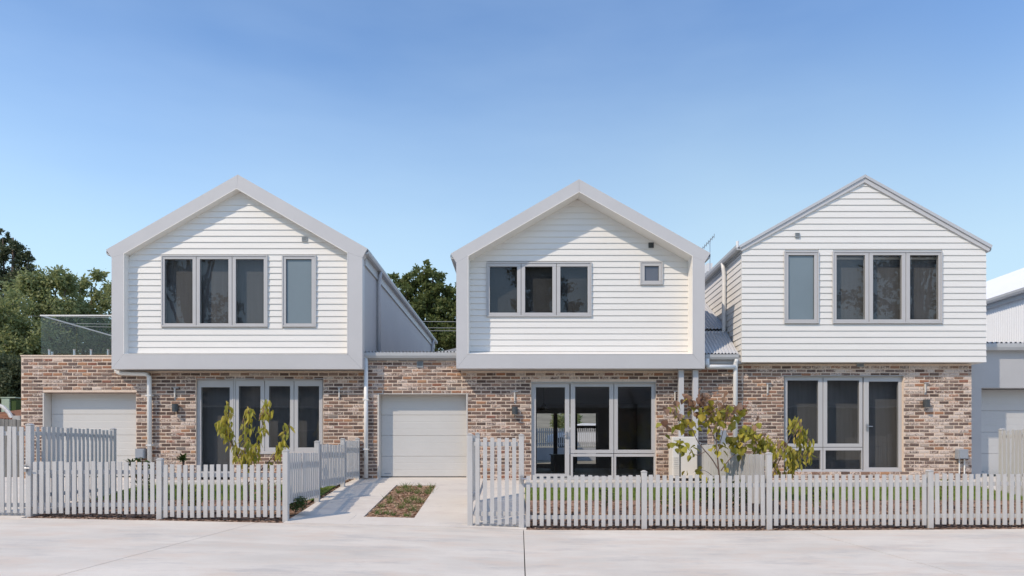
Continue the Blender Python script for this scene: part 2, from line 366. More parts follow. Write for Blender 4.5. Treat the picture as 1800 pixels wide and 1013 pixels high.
yards = [(-8.5, -4.16, 'left'), (0.1, 4.28, 'middle'), (4.3, 10.2, 'right')]
def yard_z(x, y): return float(np.interp(y, [11.09, 11.5, 12.9, 14.6], [street(x) - 0.012, street(x) + 0.02, 0.37, 0.57]))
chip_v = []; blade_v = []
for x0, x1, nm in yards:
    struct(slab('porch_path', [x0, x1], [14.6, 15.82], lambda x, y: 0.655, 'concrete_pale', None, 0.2))
    struct(slab('garden_bed', list(np.linspace(x0, x1, 7)), [11.09, 11.5, 12.1, 12.9, 13.0], yard_z, 'soil'))
    struct(slab('lawn', list(np.linspace(x0, x1, 7)), [12.9, 13.6, 14.6], lambda x, y: yard_z(x, y) + 0.01, 'lawn_base'))
    n = int((x1 - x0) * 900)
    px = rng.uniform(x0 + 0.02, x1 - 0.02, n); py = 11.1 + 1.85 * rng.random(n) ** 1.25
    chip_v.append(np.stack([px, py, np.array([yard_z(a, b) for a, b in zip(px, py)]) + 0.006], 1))
    n = int((x1 - x0) * 3200)
    px = rng.uniform(x0 + 0.02, x1 - 0.02, n); py = 12.88 + 1.7 * rng.random(n)
    blade_v.append(np.stack([px, py, np.array([yard_z(a, b) for a, b in zip(px, py)]) + 0.008], 1))
struct(slab('fence_verge', [-4.16, -4.06], [11.093, 12.5, 14, 15.8], lambda x, y: drive_z(x, y) - 0.02, 'soil'))
nv = 700; px = rng.uniform(-4.2, -4.05, nv); py = rng.uniform(11.3, 15.7, nv)
chip_v.append(np.stack([px, py, np.array([drive_z(a, b) for a, b in zip(px, py)]) - 0.012], 1))
def chips(name, p, size, mat, label):
    n = len(p); a = rng.uniform(0, 2 * np.pi, n); tl = rng.uniform(-0.5, 0.5, n)
    u = np.stack([np.cos(a), np.sin(a), np.sin(tl) * 0.5], 1) * (size * rng.uniform(0.5, 1.3, n))[:, None]
    w = np.stack([-np.sin(a), np.cos(a), rng.uniform(-0.4, 0.4, n)], 1) * (size * 0.4 * rng.uniform(0.5, 1.3, n))[:, None]
    q = np.stack([p - u - w, p + u - w, p + u + w, p - u + w], 1); q[:, :, 2] += 0.006
    return tag(quads(name, q, mat), label, 'mulch', None, 'stuff')
chips('bark_mulch', np.concatenate(chip_v), 0.03, 'chips', 'brown bark mulch spread along the foot of the picket fences')
n = 2600; px = rng.uniform(BX0 + 0.01, BX1 - 0.01, n); py = rng.uniform(BY0 + 0.01, BY1 - 0.01, n)
chips('straw_mulch', np.stack([px, py, np.array([drive_z(a, b) for a, b in zip(px, py)]) - 0.02], 1), 0.028, 'chips_tan', 'tan wood chip mulch in the strip down the driveway')
def blades(p, h, wd, lean):
    n = len(p); a = rng.uniform(0, 2 * np.pi, n); hh = h * rng.uniform(0.6, 1.3, n)
    u = np.stack([np.cos(a), np.sin(a), np.zeros(n)], 1) * wd
    b = rng.uniform(0, 2 * np.pi, n); tip = np.stack([np.cos(b) * lean * hh, np.sin(b) * lean * hh, hh], 1)
    return np.stack([p - u, p + u, p + tip + u * 0.25, p + tip - u * 0.25], 1)
tag(quads('lawn_grass', blades(np.concatenate(blade_v), 0.045, 0.006, 0.5), 'grass_green'), 'short green lawn grass behind the picket fences', 'grass', None, 'stuff')

# ------------------------------------------------------------------ bricks
CO = 0.086; BL = 0.24
def brick_verts(seed):
    r = random.Random(seed); L2, H2, e, dp = 0.110, 0.0315, 0.007, 0.05
    j = lambda a: r.uniform(-a, a)
    fr = [(-L2 + e + j(.004), -0.004 + j(.002), -H2 + e + j(.003)), (L2 - e + j(.004), -0.004 + j(.002), -H2 + e + j(.003)), (L2 - e + j(.004), -0.004 + j(.002), H2 - e + j(.003)), (-L2 + e + j(.004), -0.004 + j(.002), H2 - e + j(.003))]
    md = [(-L2, 0.003, -H2), (L2, 0.003, -H2), (L2, 0.003, H2), (-L2, 0.003, H2)]
    bk = [(x, dp, z) for x, y, z in md]
    return fr + md + bk
brick_f = [(0, 1, 2, 3)] + [(i + 4, (i + 1) % 4 + 4, (i + 1) % 4, i) for i in range(4)] + [(i + 8, (i + 1) % 4 + 8, (i + 1) % 4 + 4, i + 4) for i in range(4)]
brick_meshes = []
for s_ in range(6):
    me = bpy.data.meshes.new('brick'); me.from_pydata(brick_verts(s_), [], brick_f); me.update(); me.materials.append(M['brick']); brick_meshes.append(me)
def brick_wall(house, zones, holes, y=DW, skip=lambda x, z: False):
    """zones: (x0,x1,z0,z1); holes: (x0,x1,z0,z1). Mortar backing as one part, bricks as its pieces."""
    mort = MB(); pieces = []
    for (x0, x1, z0, z1) in zones:
        zs = sorted({z0, z1} | {min(max(v, z0), z1) for h in holes for v in h[2:4]})
        for a, b in zip(zs, zs[1:]):
            if b - a < 1e-4: continue
            iv = [(x0, x1)]
            for h in holes:
                if h[2] < b - 1e-4 and h[3] > a + 1e-4:
                    iv = [q for (p, r_) in iv for q in ((p, min(r_, h[0])), (max(p, h[1]), r_)) if q[1] - q[0] > 1e-3]
            for p, q in iv: mort.box(p, q, y + 0.006, y + 0.25, a, b)
        for row in range(int(math.floor(z0 / CO)), int(z1 / CO) + 1):
            zc = (row + 0.5) * CO
            if zc - 0.03 < z0 or zc + 0.03 > z1: continue
            iv = [(x0, x1)]
            for h in holes:
                if h[2] < zc + 0.02 and h[3] > zc - 0.02:
                    iv = [q for (p, r_) in iv for q in ((p, min(r_, h[0])), (max(p, h[1]), r_)) if q[1] - q[0] > 1e-3]
            off = 0.5 if row % 2 else 0.0
            for p, q in iv:
                c0 = int(math.floor(p / BL + off)) - 1; c1 = int(math.ceil(q / BL + off)) + 1
                for cidx in range(c0, c1):
                    a = max(p, (cidx - off) * BL); b = min(q, (cidx + 1 - off) * BL)
                    if b - a < 0.05: continue
                    pieces.append((0.5 * (a + b), zc, (b - a) / BL))
    wall = mort.build('brick_wall', 'mortar', house)
    wall['label'] = 'recycled brown brick wall with pale mortar'
    random.Random(5).shuffle(pieces)
    pieces.sort(key=lambda b: (0 if b[2] > 0.98 else 1) + (0 if b[1] > 1.25 else 2))
    rv = []; rf = []; r = random.Random(9)
    for i, (x, z, s) in enumerate(pieces):
        dx, dz, dy, ro = r.uniform(-.004, .004), r.uniform(-.004, .004), r.uniform(-.004, .003), r.uniform(-.012, .012)
        sx = s * r.uniform(0.96, 1.03) if s > 0.9 else s * 0.98
        sz = r.uniform(0.9, 1.06)
        if i < 298:
            o = link('brick', brick_meshes[i % 6], wall); o.location = (x + dx, y + dy, z + dz); o.scale = (sx, 1, sz); o.rotation_euler = (0, ro, 0)
        else:
            k = len(rv); cs, sn = math.cos(ro), math.sin(ro)
            for (a, b, c_) in brick_verts(i % 17 + 30):
                a *= sx; c_ *= sz; rv.append((x + dx + a * cs + c_ * sn, y + dy + b, z + dz - a * sn + c_ * cs))
            rf += [tuple(q + k for q in f) for f in brick_f]
    if rv:
        me = bpy.data.meshes.new('brickwork'); me.from_pydata(rv, [], rf); me.update()
        o = link('brickwork', me, wall, 'brick'); o['kind'] = 'stuff'
    return wall

# ------------------------------------------------------------------ windows, boards, doors
def rect_ring(m, x0, x1, z0, z1, w, y0, y1):
    wl, wr, wb, wt = w if isinstance(w, tuple) else (w,) * 4
    m.box(x0, x1, y0, y1, z0, z0 + wb); m.box(x0, x1, y0, y1, z1 - wt, z1)
    m.box(x0, x0 + wl, y0, y1, z0 + wb, z1 - wt); m.box(x1 - wr, x1, y0, y1, z0 + wb, z1 - wt)
def window(house, d, outer, panes, sash=True, mat='pane_glass', deep=0.12, proud=0.03, handle=None, name='window', label=None, cell=None):
    """outer / panes are photo rectangles on the plane d."""
    x0, x1 = X(outer[0], d), X(outer[2], d); z1, z0 = Z(outer[1], d), Z(outer[3], d)
    fr = MB(); cells = []
    ps = [(X(a, d), X(c_, d), Z(e, d), Z(b, d)) for a, b, c_, e in panes]
    rect_ring(fr, x0, x1, z0, z1, 0.035, d - proud, d + deep)
    win = fr.build(name, 'window_grey', house, bevel=0.004)
    if label: win['label'] = label
    for k, (a, b, c_, e) in enumerate(ps):
        if cell: l_, r_, bt, tp = [X(cell[k][0], d), X(cell[k][2], d), Z(cell[k][3], d), Z(cell[k][1], d)]
        else:
            l_ = x0 + 0.037 if k == 0 else 0.5 * (ps[k - 1][1] + a) + 0.006
            r_ = x1 - 0.037 if k == len(ps) - 1 else 0.5 * (b + ps[k + 1][0]) - 0.006
            bt, tp = z0 + 0.037, z1 - 0.037
        sm = MB(); rect_ring(sm, l_, r_, bt, tp, (a - l_, r_ - b, c_ - bt, tp - e), d - proud + 0.012, d + 0.06)
        so = sm.build('sash', 'window_grey', win, bevel=0.004)
        gm_ = MB().box(a - 0.004, b + 0.004, d + 0.018, d + 0.028, c_ - 0.004, e + 0.004)
        gm_.build('pane', mat, win)
        bm_ = MB(); rect_ring(bm_, a - 0.001, b + 0.001, c_ - 0.001, e + 0.001, 0.007, d + 0.004, d + 0.017)
        bm_.build('glazing_bead', 'dark_metal', win)
    if sash and not cell:                                    # mullions behind the sashes
        for k in range(len(ps) - 1):
            xm = 0.5 * (ps[k][1] + ps[k + 1][0]); MB().box(xm - 0.03, xm + 0.03, d + 0.004 + 0.058, d + deep - 0.003, z0 + 0.036, z1 - 0.036).build('mullion', 'window_grey', win)
    if handle:
        hx, hz = X(handle[0], d), Z(handle[1], d)
        hm = MB().box(hx - 0.02, hx + 0.02, d - proud - 0.006, d - proud + 0.02, hz - 0.1, hz + 0.06)
        s_ = handle[2]; hm.tube([(hx, d - proud, hz), (hx, d - proud - 0.05, hz), (hx + s_ * 0.11, d - proud - 0.05, hz)], 0.009, 8)
        hm.build('handle', 'steel', win)
    return win
def boards(house, y, outline, zb, pitch, holes, name='weatherboard', trim=0.0):
    """outline(z) -> (xl, xr); each board is a wedge standing 18 mm proud at its lower edge."""
    z = zb; ztop = outline(None)
    while z < ztop - 0.02:
        zt = min(z + pitch, ztop); (l0, r0), (l1, r1) = outline(z), outline(zt)
        iv = [(l0, r0, l1, r1)]
        for h in holes:
            if h[2] < zt - 0.02 and h[3] > z + 0.02:
                nv_ = []
                for q in iv:
                    if h[0] > q[0] and h[0] < q[1]: nv_.append((q[0], h[0], q[2], h[0]))
                    if h[1] < q[1] and h[1] > q[0]: nv_.append((h[1], q[1], h[1], q[3]))
                    if h[1] <= q[0] or h[0] >= q[1]: nv_.append(q)
                iv = nv_
        for (a, b, c_, e) in iv:
            if b - a < 0.02: continue
            if e - c_ < 0.01: c_, e = 0.5 * (c_ + e) - 0.006, 0.5 * (c_ + e) + 0.006
            m = MB(); lip, tp = 0.022, 0.004
            m.add([(a, y - lip, z), (b, y - lip, z), (b, y + 0.01, z), (a, y + 0.01, z), (c_, y - tp, zt - 0.001), (e, y - tp, zt - 0.001), (e, y + 0.01, zt - 0.001), (c_, y + 0.01, zt - 0.001)],
                  [(0, 1, 5, 4), (1, 2, 6, 5), (2, 3, 7, 6), (3, 0, 4, 7), (4, 5, 6, 7), (3, 2, 1, 0)])
            m.build(name, 'board_white', house)
        z += pitch
def garage_door(house, x0, x1, z0, z1, y, mat, label, n=4):
    d = MB().box(x0 - 0.02, x1 + 0.02, y + 0.05, y + 0.08, z0, z1 + 0.03).build('garage_door', 'rubber_black', house); d['label'] = label
    h = (z1 - z0) / n
    d.data.materials.clear(); d.data.materials.append(M['pipe_grey'])
    for i in range(n):
        a = z0 + i * h + (0.012 if i == 0 else 0.0022); b = z0 + (i + 1) * h - 0.0022
        prof = [(y + 0.045, a), (y + 0.006, a), (y, a + 0.006)]
        for k in (1, 2):
            zc = a + (b - a) * k / 3; prof += [(y, zc - 0.008), (y + 0.002, zc - 0.004), (y + 0.002, zc + 0.004), (y, zc + 0.008)]
        prof += [(y, b - 0.006), (y + 0.006, b), (y + 0.045, b)]
        MB().prism_x(prof, x0, x1).build('panel', mat, d)
    MB().box(x0 + 0.08, x0 + 0.24, y - 0.003, y + 0.001, z0 + 0.075, z0 + 0.095).build('maker_plate', 'meter_grey', d)
    MB().box(x0, x1, y + 0.004, y + 0.045, z0 - 0.004, z0 + 0.0115).build('bottom_seal', 'rubber_black', d)
    return d
def corrugated(p0, p1, p2, p3, n, amp=0.017, seg=4, thick=0.004):
    """sheet from front edge p0-p1 to back edge p3-p2 with n ribs across the front edge"""
    p0, p1, p2, p3 = map(Vector, (p0, p1, p2, p3)); m = MB(); k = n * seg + 1
    nrm = (p1 - p0).cross(p3 - p0).normalized()
    if nrm.z < 0: nrm = -nrm
    for i in range(k):
        q = i / (k - 1); h = nrm * (amp * math.sin(2 * math.pi * n * q))
        m.v += [tuple(p0.lerp(p1, q) + h), tuple(p3.lerp(p2, q) + h), tuple(p0.lerp(p1, q) + h - nrm * thick), tuple(p3.lerp(p2, q) + h - nrm * thick)]
    for i in range(k - 1):
        a, b = 4 * i, 4 * i + 4; m.f += [(a, b, b + 1, a + 1), (a + 2, a + 3, b + 3, b + 2), (a, a + 2, b + 2, b)]
    return m
def gutter(house, a, b, w=0.115, h=0.1, side=-1, mat='gutter_grey'):
    """quad gutter run from a to b; side gives which way (in the run's normal) it opens out"""
    a, b = Vector(a), Vector(b); d = (b - a).normalized(); nrm = Vector((d.y, -d.x, 0)) * side
    prof = [(0, 0), (w * 0.8, 0), (w, h * 0.45), (w, h), (w - 0.012, h + 0.006), (w - 0.012, h * 0.5), (0.004, 0.006), (0.004, h * 0.9), (0, h * 0.9)]
    m = MB(); n = len(prof)
    for p in (a, b): m.v += [tuple(p + nrm * q[0] + Vector((0, 0, q[1]))) for q in prof]
    m.f = [(i, i + n, (i + 1) % n + n, (i + 1) % n) for i in range(n)] + [tuple(range(n)), tuple(range(2 * n - 1, n - 1, -1))]
    return m.build('gutter', mat, house)
def downpipe(house, pts, r=0.052, mat='pipe_white', br=0.11, straps=()):
    o = MB().tube(bend(pts, br), r, 14).build('downpipe', mat, house, smooth=True)
    for (x, y, z) in straps: MB().box(x - r * 1.25, x + r * 1.25, y - r * 1.15, y + r * 1.3, z - 0.015, z + 0.015).build('strap', mat, o)
    return o
def vent(house, d, rect, mat='vent_grey', name='wall_vent'):
    x0, x1 = X(rect[0], d), X(rect[2], d); z1, z0 = Z(rect[1], d), Z(rect[3], d)
    m = MB(); rect_ring(m, x0, x1, z0, z1, 0.014, d - 0.022, d + 0.02); v = m.build(name, mat, house)
    for k in range(4):
        a = z0 + 0.016 + (z1 - z0 - 0.032) * k / 4; MB().box(x0 + 0.013, x1 - 0.013, d - 0.018, d - 0.01, a, a + (z1 - z0) * 0.11).build('slat', mat, v)
    MB().box(x0 + 0.012, x1 - 0.012, d - 0.009, d + 0.01, z0 + 0.012, z1 - 0.012).build('back', 'dark_metal', v)
def wall_light(px, py, label):
    d = DW; x, z = X(px, d), Z(py, d); e = thing('wall_light', (x, d, z), label, 'wall light', 'dark wall lights beside the ground floor windows')
    MB().box(x - 0.045, x + 0.045, d - 0.03, d + 0.004, z - 0.06, z + 0.06).build('back_plate', 'dark_metal', e, bevel=0.004)
    MB().tube([(x, d - 0.085, z - 0.085), (x, d - 0.085, z + 0.095)], 0.072, 16).build('body', 'dark_metal', e, smooth=False)
    MB().tube([(x, d - 0.085, z - 0.092), (x, d - 0.085, z - 0.084)], 0.045, 16).build('lens', 'steel', e)
    MB().box(x - 0.015, x + 0.015, d - 0.06, d - 0.02, z - 0.02, z + 0.02).build('arm', 'dark_metal', e)
def stub(px, py, label):
    d = DW; x, z = X(px, d), Z(py, d); e = thing('wall_bracket', (x, d, z), label, 'bracket', 'pale upright brackets on the brickwork')
    MB().box(x - 0.018, x + 0.018, d - 0.035, d - 0.006, z - 0.12, z + 0.13).build('upright', 'jamb_cream', e, bevel=0.006)
    MB().box(x - 0.03, x + 0.09, d - 0.045, d - 0.006, z + 0.11, z + 0.128).build('top_plate', 'pipe_grey', e)
    MB().box(x - 0.014, x + 0.014, d - 0.012, d + 0.004, z - 0.16, z - 0.128).build('fixing', 'pipe_grey', e)
def room(house, x0, x1, y0, y1, z0, z1, name='room', rear=None, mat='room_grey'):
    m = MB(); t_ = 0.05
    m.box(x0 - t_, x0, y0, y1, z0, z1); m.box(x1, x1 + t_, y0, y1, z0, z1)
    m.box(x0 - t_, x1 + t_, y0, y1, z0 - t_, z0 - 0.001); m.box(x0 - t_, x1 + t_, y0, y1, z1 + 0.001, z1 + t_)
    if rear is None: m.box(x0 - t_, x1 + t_, y1 + 0.001, y1 + t_, z0 - t_, z1 + t_)
    else:
        a, b, c_, e = rear
        m.box(x0 - t_, a, y1 + 0.001, y1 + t_, z0 - t_, z1 + t_); m.box(b, x1 + t_, y1 + 0.001, y1 + t_, z0 - t_, z1 + t_)
        m.box(a, b, y1 + 0.001, y1 + t_, z0 - t_, c_); m.box(a, b, y1 + 0.001, y1 + t_, e, z1 + t_)
    return m.build(name, mat, house)

# ---- shared shape of the two hooded gables
def hood(house, d, dwall, Lp, sill_rise, chase):
    """Lp: photo points of the hood face. Face panels, white reveals, sloping sill."""
    g = {k: (X(v[0], d), Z(v[1], d)) for k, v in Lp.items()}
    y0, y1 = d, dwall + 0.02
    def panel(keys, nm='hood_panel', shrink=0.0018):
        poly = [g[k] for k in keys]; cx = sum(p[0] for p in poly) / len(poly); cz = sum(p[1] for p in poly) / len(poly)
        poly = [(x + (cx - x) / max(0.2, math.hypot(x - cx, z - cz)) * shrink, z + (cz - z) / max(0.2, math.hypot(x - cx, z - cz)) * shrink) for x, z in poly]
        return MB().prism_y(poly, y0, y1).build(nm, 'frame_grey', house)
    panel(('BL', 'BR', 'bR', 'bL')); panel(('BL', 'bL', 'lT', 'L')); panel(('BR', 'Rr', 'rT', 'bR'))
    panel(('L', 'lT', 'p', 'PK', 'tL')); panel(('Rr', 'tR', 'PK', 'p', 'rT'))
    rv = 0.012                                                  # white lining of the recess, 12 mm inside the face panels
    cxm = 0.5 * (g['bL'][0] + g['bR'][0])
    ins = {'bL': (g['bL'][0] + rv, g['bL'][1] + rv), 'bR': (g['bR'][0] - rv, g['bR'][1] + rv), 'rT': (g['rT'][0] - rv, g['rT'][1] - rv * 0.6), 'p': (g['p'][0], g['p'][1] - rv * 1.2), 'lT': (g['lT'][0] + rv, g['lT'][1] - rv * 0.6)}
    for a, b in (('bL', 'lT'), ('lT', 'p'), ('p', 'rT'), ('rT', 'bR')):
        MB().prism_y([g[a], g[b], ins[b], ins[a]], y0 - 0.006, y1 + 0.001).build('reveal', 'reveal_white', house)
    MB().prism_x([(y0 - 0.006, g['bL'][1] - 0.004), (y0 - 0.006, g['bL'][1] + 0.012), (y1, g['bL'][1] + sill_rise), (y1, g['bL'][1] - 0.004)], g['bL'][0] + rv, g['bR'][0] - rv).build('sill', 'reveal_white', house)
    return g
def gable_outline(g):
    xl, xr, xp = g['lT'][0], g['rT'][0], g['p'][0]; zl, zr, zp = g['lT'][1], g['rT'][1], g['p'][1]
    def f(z):
        if z is None: return zp - 0.03
        a = xl if z <= zl else xl + (xp - xl) * (z - zl) / (zp - zl)
        b = xr if z <= zr else xr + (xp - xr) * (z - zr) / (zp - zr)
        return a - 0.03 * 0, b
    return f
def roof_pair(house, eaveL, eaveR, peak, y0, y1, mat='roof_metal', ribs=18):
    for e in (eaveL, eaveR):
        dx = peak[0] - e[0]
        a, b = (e[0], y0, e[1]), (e[0], y1, e[1]); c_, q = (peak[0], y1, peak[1]), (peak[0], y0, peak[1])
        nrm_t = 0.05
        MB().prism_y([(e[0], e[1]), (peak[0], peak[1]), (peak[0], peak[1] - nrm_t * 1.3), (e[0], e[1] - nrm_t)], y0, y1).build('roof_deck', mat, house)
        corrugated((e[0], y0, e[1] + 0.022), (e[0], y1, e[1] + 0.022), (peak[0], y1, peak[1] + 0.022), (peak[0], y0, peak[1] + 0.022), int((y1 - y0) / 0.076), 0.012, 3).build('roof_sheet', mat, house)

# ================================================================== LEFT HOUSE
H1 = thing('terrace_house', (X(340, DW), DW, 0.6), 'left house with glass balcony, hooded white gable and four-pane upper window row', 'house')
YL = 15.62
gz_left = Z(690, DW)
holes1 = [(X(75, DW), X(239, DW), 0.3, gz_left), (X(344, DW), X(411, DW), 0.3, Z(666, DW)), (X(411, DW) - 0.001, X(568, DW), Z(796, DW), Z(666, DW))]
XB = X(640, DW)
brick_wall(H1, [(X(37, DW), X(200, DW), 0.4, Z(626.5, DW)), (X(200, DW), XB, 0.4, 3.31)], holes1)
MB().box(X(37, DW) - 0.01, X(204, DW), DW - 0.012, DW + 0.27, Z(626.5, DW) + 0.001, Z(626.5, DW) + 0.03).build('coping', 'mortar', H1)
MB().box(X(37, DW), X(37, DW) + 0.25, DW + 0.251, 27, 0.4, 3.66).build('garage_side_wall', 'mortar', H1)
MB().box(X(37, DW) + 0.251, X(200, DW), DW + 0.251, 27, 3.4, 3.56).build('balcony_floor', 'concrete', H1)
g1 = hood(H1, DO, YL, dict(PK=(418, 307), tL=(186, 439), L=(196, 453), BL=(196, 649), BR=(637, 649), Rr=(637, 453), tR=(646, 437), p=(416, 331), lT=(217, 446), bL=(217, 623), bR=(611, 623), rT=(611, 444)), 0.05, 0)
up1 = [(X(285, YL), X(471, YL), Z(574, YL), Z(450, YL)), (X(497, YL), X(556, YL), Z(574, YL), Z(450, YL))]
boards(H1, YL, gable_outline(g1), g1['bL'][1] + 0.052, 10.85 * YL / F, up1)
wl = MB()                                                    # solid wall behind the boards
ol = gable_outline(g1)
def gable_back(house, y, g, holes, zb):
    m = MB(); zs = sorted({zb, g['lT'][1] - 0.05} | {v for h in holes for v in h[2:4]})
    x0, x1 = g['lT'][0], g['rT'][0]
    for a, b in zip(zs, zs[1:]):
        iv = [(x0, x1)]
        for h in holes:
            if h[2] < b - 1e-4 and h[3] > a + 1e-4: iv = [q for (p, r_) in iv for q in ((p, min(r_, h[0])), (max(p, h[1]), r_)) if q[1] - q[0] > 1e-3]
        for p, q in iv: m.box(p, q, y + 0.011, y + 0.1, a, b)
    m.prism_y([(x0, zs[-1]), (x1, zs[-1]), (x1, g['rT'][1]), (g['p'][0], g['p'][1]), (x0, g['lT'][1])], y + 0.011, y + 0.1)
    return m.build('upper_wall', 'board_white', house)
gable_back(H1, YL, g1, up1, g1['bL'][1] - 0.03)
window(H1, YL - 0.02, (284, 449, 471, 575), [(290, 456, 339, 569), (352, 456, 402, 569), (415, 456, 464, 569)], label='three-casement upper window with dark glass')
window(H1, YL - 0.02, (496, 449, 556, 575), [(503, 456, 548, 569)], mat='frosted', label='narrow upper window with frosted blue-grey glass')
vent(H1, YL - 0.02, (531, 417, 540, 425))
side_x = g1['BR'][0]
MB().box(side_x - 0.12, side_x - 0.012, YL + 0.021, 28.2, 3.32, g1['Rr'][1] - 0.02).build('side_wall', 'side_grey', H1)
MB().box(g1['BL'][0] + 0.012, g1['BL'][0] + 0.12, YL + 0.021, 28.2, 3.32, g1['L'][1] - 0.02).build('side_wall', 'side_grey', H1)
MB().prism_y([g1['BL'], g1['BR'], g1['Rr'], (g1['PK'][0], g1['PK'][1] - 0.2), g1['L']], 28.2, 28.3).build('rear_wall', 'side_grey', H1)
MB().box(g1['BL'][0] + 0.125, g1['BR'][0] - 0.125, YL + 0.1, 28.2, 3.325, 3.5).build('floor_slab', 'side_grey', H1)
roof_pair(H1, (g1['tL'][0] + 0.03, g1['tL'][1] - 0.03), (g1['tR'][0] - 0.03, g1['tR'][1] - 0.03), (g1['PK'][0], g1['PK'][1] - 0.03), DO + 0.03, 28.4)
gutter(H1, (side_x + 0.03, DO + 0.03, g1['tR'][1] - 0.12), (side_x + 0.03, 28.35, g1['tR'][1] - 0.12), side=1)
gutter(H1, (g1['BL'][0] - 0.03, DO + 0.03, g1['tL'][1] - 0.12), (g1['BL'][0] - 0.03, 28.35, g1['tL'][1] - 0.12), side=-1)
MB().box(side_x - 0.01, side_x + 0.028, YL + 0.022, 28.3, g1['Rr'][1] - 0.12, g1['tR'][1] - 0.06).build('fascia', 'gutter_grey', H1)
for yy in (17.0, 27.3):
    downpipe(H1, [(side_x + 0.09, yy, g1['tR'][1] - 0.11), (side_x + 0.05, yy, g1['Rr'][1] - 0.2), (side_x + 0.05, yy, 3.62)], 0.05, 'pipe_grey', 0.06)
room(H1, g1['BL'][0] + 0.2, X(482, YL), YL + 0.12, 20.5, 3.55, 6.0)
room(H1, X(486, YL), g1['BR'][0] - 0.2, YL + 0.12, 18.5, 3.55, 6.0)
def tone_blind(house, px0, px1, py0, py1, d, wave=0.0, mat='pane_tone_grey'):  # plain sheet added behind a pane to set how grey the glass looks
    x0, x1, z1, z0 = X(px0, d), X(px1, d), Z(py0, d), Z(py1, d); n = max(2, int((x1 - x0) / 0.025)); m = MB()
    for i in range(n + 1):
        x = x0 + (x1 - x0) * i / n; y = d + wave * math.sin(i * 1.15) + wave * 0.5 * math.sin(i * 0.37 + 1); m.v += [(x, y, z0), (x, y, z1), (x, y + 0.004, z0), (x, y + 0.004, z1)]
    for i in range(n): a = 4 * i; m.f += [(a, a + 4, a + 5, a + 1), (a + 2, a + 3, a + 7, a + 6), (a, a + 2, a + 6, a + 4), (a + 1, a + 5, a + 7, a + 3)]
    return m.build('tone_curtain' if wave else 'tone_blind', mat, house)
for a, b in ((287, 347), (349, 409), (411, 470)): tone_blind(H1, a, b, 452, 573, YL + 0.13)
# ground floor opening: glazed door and three casements
DG = 15.88
window(H1, DG, (344.5, 667, 411, 836), [(354, 681, 404, 829)], name='door', label='full-height glazed door in grey frame', proud=0.02, deep=0.1)
window(H1, DG, (411.5, 667, 567.5, 796), [(420, 679, 458, 787), (473, 679, 510, 787), (524, 679, 561, 787)], label='three-casement ground floor window with dark glass', proud=0.02, deep=0.1)
MB().box(X(411, DW), X(567.5, DW), DW - 0.02, DW + 0.06, Z(796, DW) - 0.03, Z(796, DW) - 0.001).build('window_sill', 'window_grey', H1)
room(H1, X(330, DW), X(600, DW), DW + 0.26, 21.0, 0.62, 3.2, mat='room_grey')
tone_blind(H1, 345, 412, 668, 838, 16.12)
for a, b in ((412, 465), (466, 517), (518, 568)): tone_blind(H1, a, b, 668, 798, 16.2)
garage_door(H1, X(75, DW) + 0.035, X(239, DW) - 0.01, 0.72, gz_left, 16.05, 'door_grey', 'pale grey sectional garage door below the balcony')
MB().box(X(75, DW) + 0.001, X(75, DW) + 0.03, DW - 0.003, DW + 0.249, 0.6, gz_left - 0.014).build('door_jamb', 'jamb_cream', H1)
MB().box(X(75, DW) - 0.02, X(239, DW) + 0.02, DW - 0.004, DW + 0.2, gz_left - 0.012, gz_left + 0.004).build('lintel', 'lintel_rust', H1)
MB().box(X(344, DW) - 0.02, X(568, DW) + 0.02, DW - 0.004, DW + 0.1, Z(666, DW) - 0.006, Z(666, DW) + 0.006).build('lintel', 'gutter_grey', H1)
dpx = X(262.5, 15.7)
downpipe(H1, [P(204, 652, 15.7) + Vector((0, 0, 0.1)), P(205, 656, 15.7), (dpx, 15.7, Z(658, 15.7)), (dpx, 15.72, 0.62)], 0.052, straps=[(dpx, 15.72, 1.5), (dpx, 15.71, 2.7)])
# balcony balustrade
bal = thing('glass_balustrade', (X(130, 15.9), 15.92, Z(626, DW)), 'frameless glass balustrade on the brick balcony wall, left of the house', 'balustrade')
bx0 = X(72, 15.92); bz0, bz1 = Z(621.5, 15.92), Z(556, 15.92)
for a, b in ((bx0, X(134, 15.92)), (X(134, 15.92) + 0.02, X(152, 15.92) + 0.6)):
    MB().box(a, b, 15.914, 15.926, bz0, bz1).build('pane', 'clear_glass', bal)
for a, b in ((15.94, 17.35), (17.37, 18.8), (18.82, 20.2)): MB().box(bx0 - 0.006, bx0 + 0.006, a, b, bz0, bz1).build('pane', 'clear_glass', bal)
MB().box(bx0 - 0.015, X(210, 15.92), 15.905, 15.935, bz1 + 0.001, bz1 + 0.03).build('top_rail', 'pipe_white', bal)
MB().box(bx0 - 0.015, bx0 + 0.015, 15.936, 20.2, bz1 + 0.001, bz1 + 0.03).build('top_rail', 'pipe_white', bal)
for px in (86.5, 130.5, 160, 190):
    x = X(px, 15.92); m = MB().tube([(x, 15.92, 3.69), (x, 15.92, 3.71), (x, 15.92, 3.715), (x, 15.92, bz0 + 0.07), (x, 15.92, bz0 + 0.1)], [0.05, 0.05, 0.022, 0.022, 0.03], 12); m.build('spigot', 'steel', bal)
for yy in (16.3, 17.2, 17.7, 18.6, 19.2):
    m = MB().tube([(bx0, yy, 3.56), (bx0, yy, 3.58), (bx0, yy, 3.585), (bx0, yy, bz0 + 0.1)], [0.05, 0.05, 0.022, 0.025], 12); m.build('spigot', 'steel', bal)

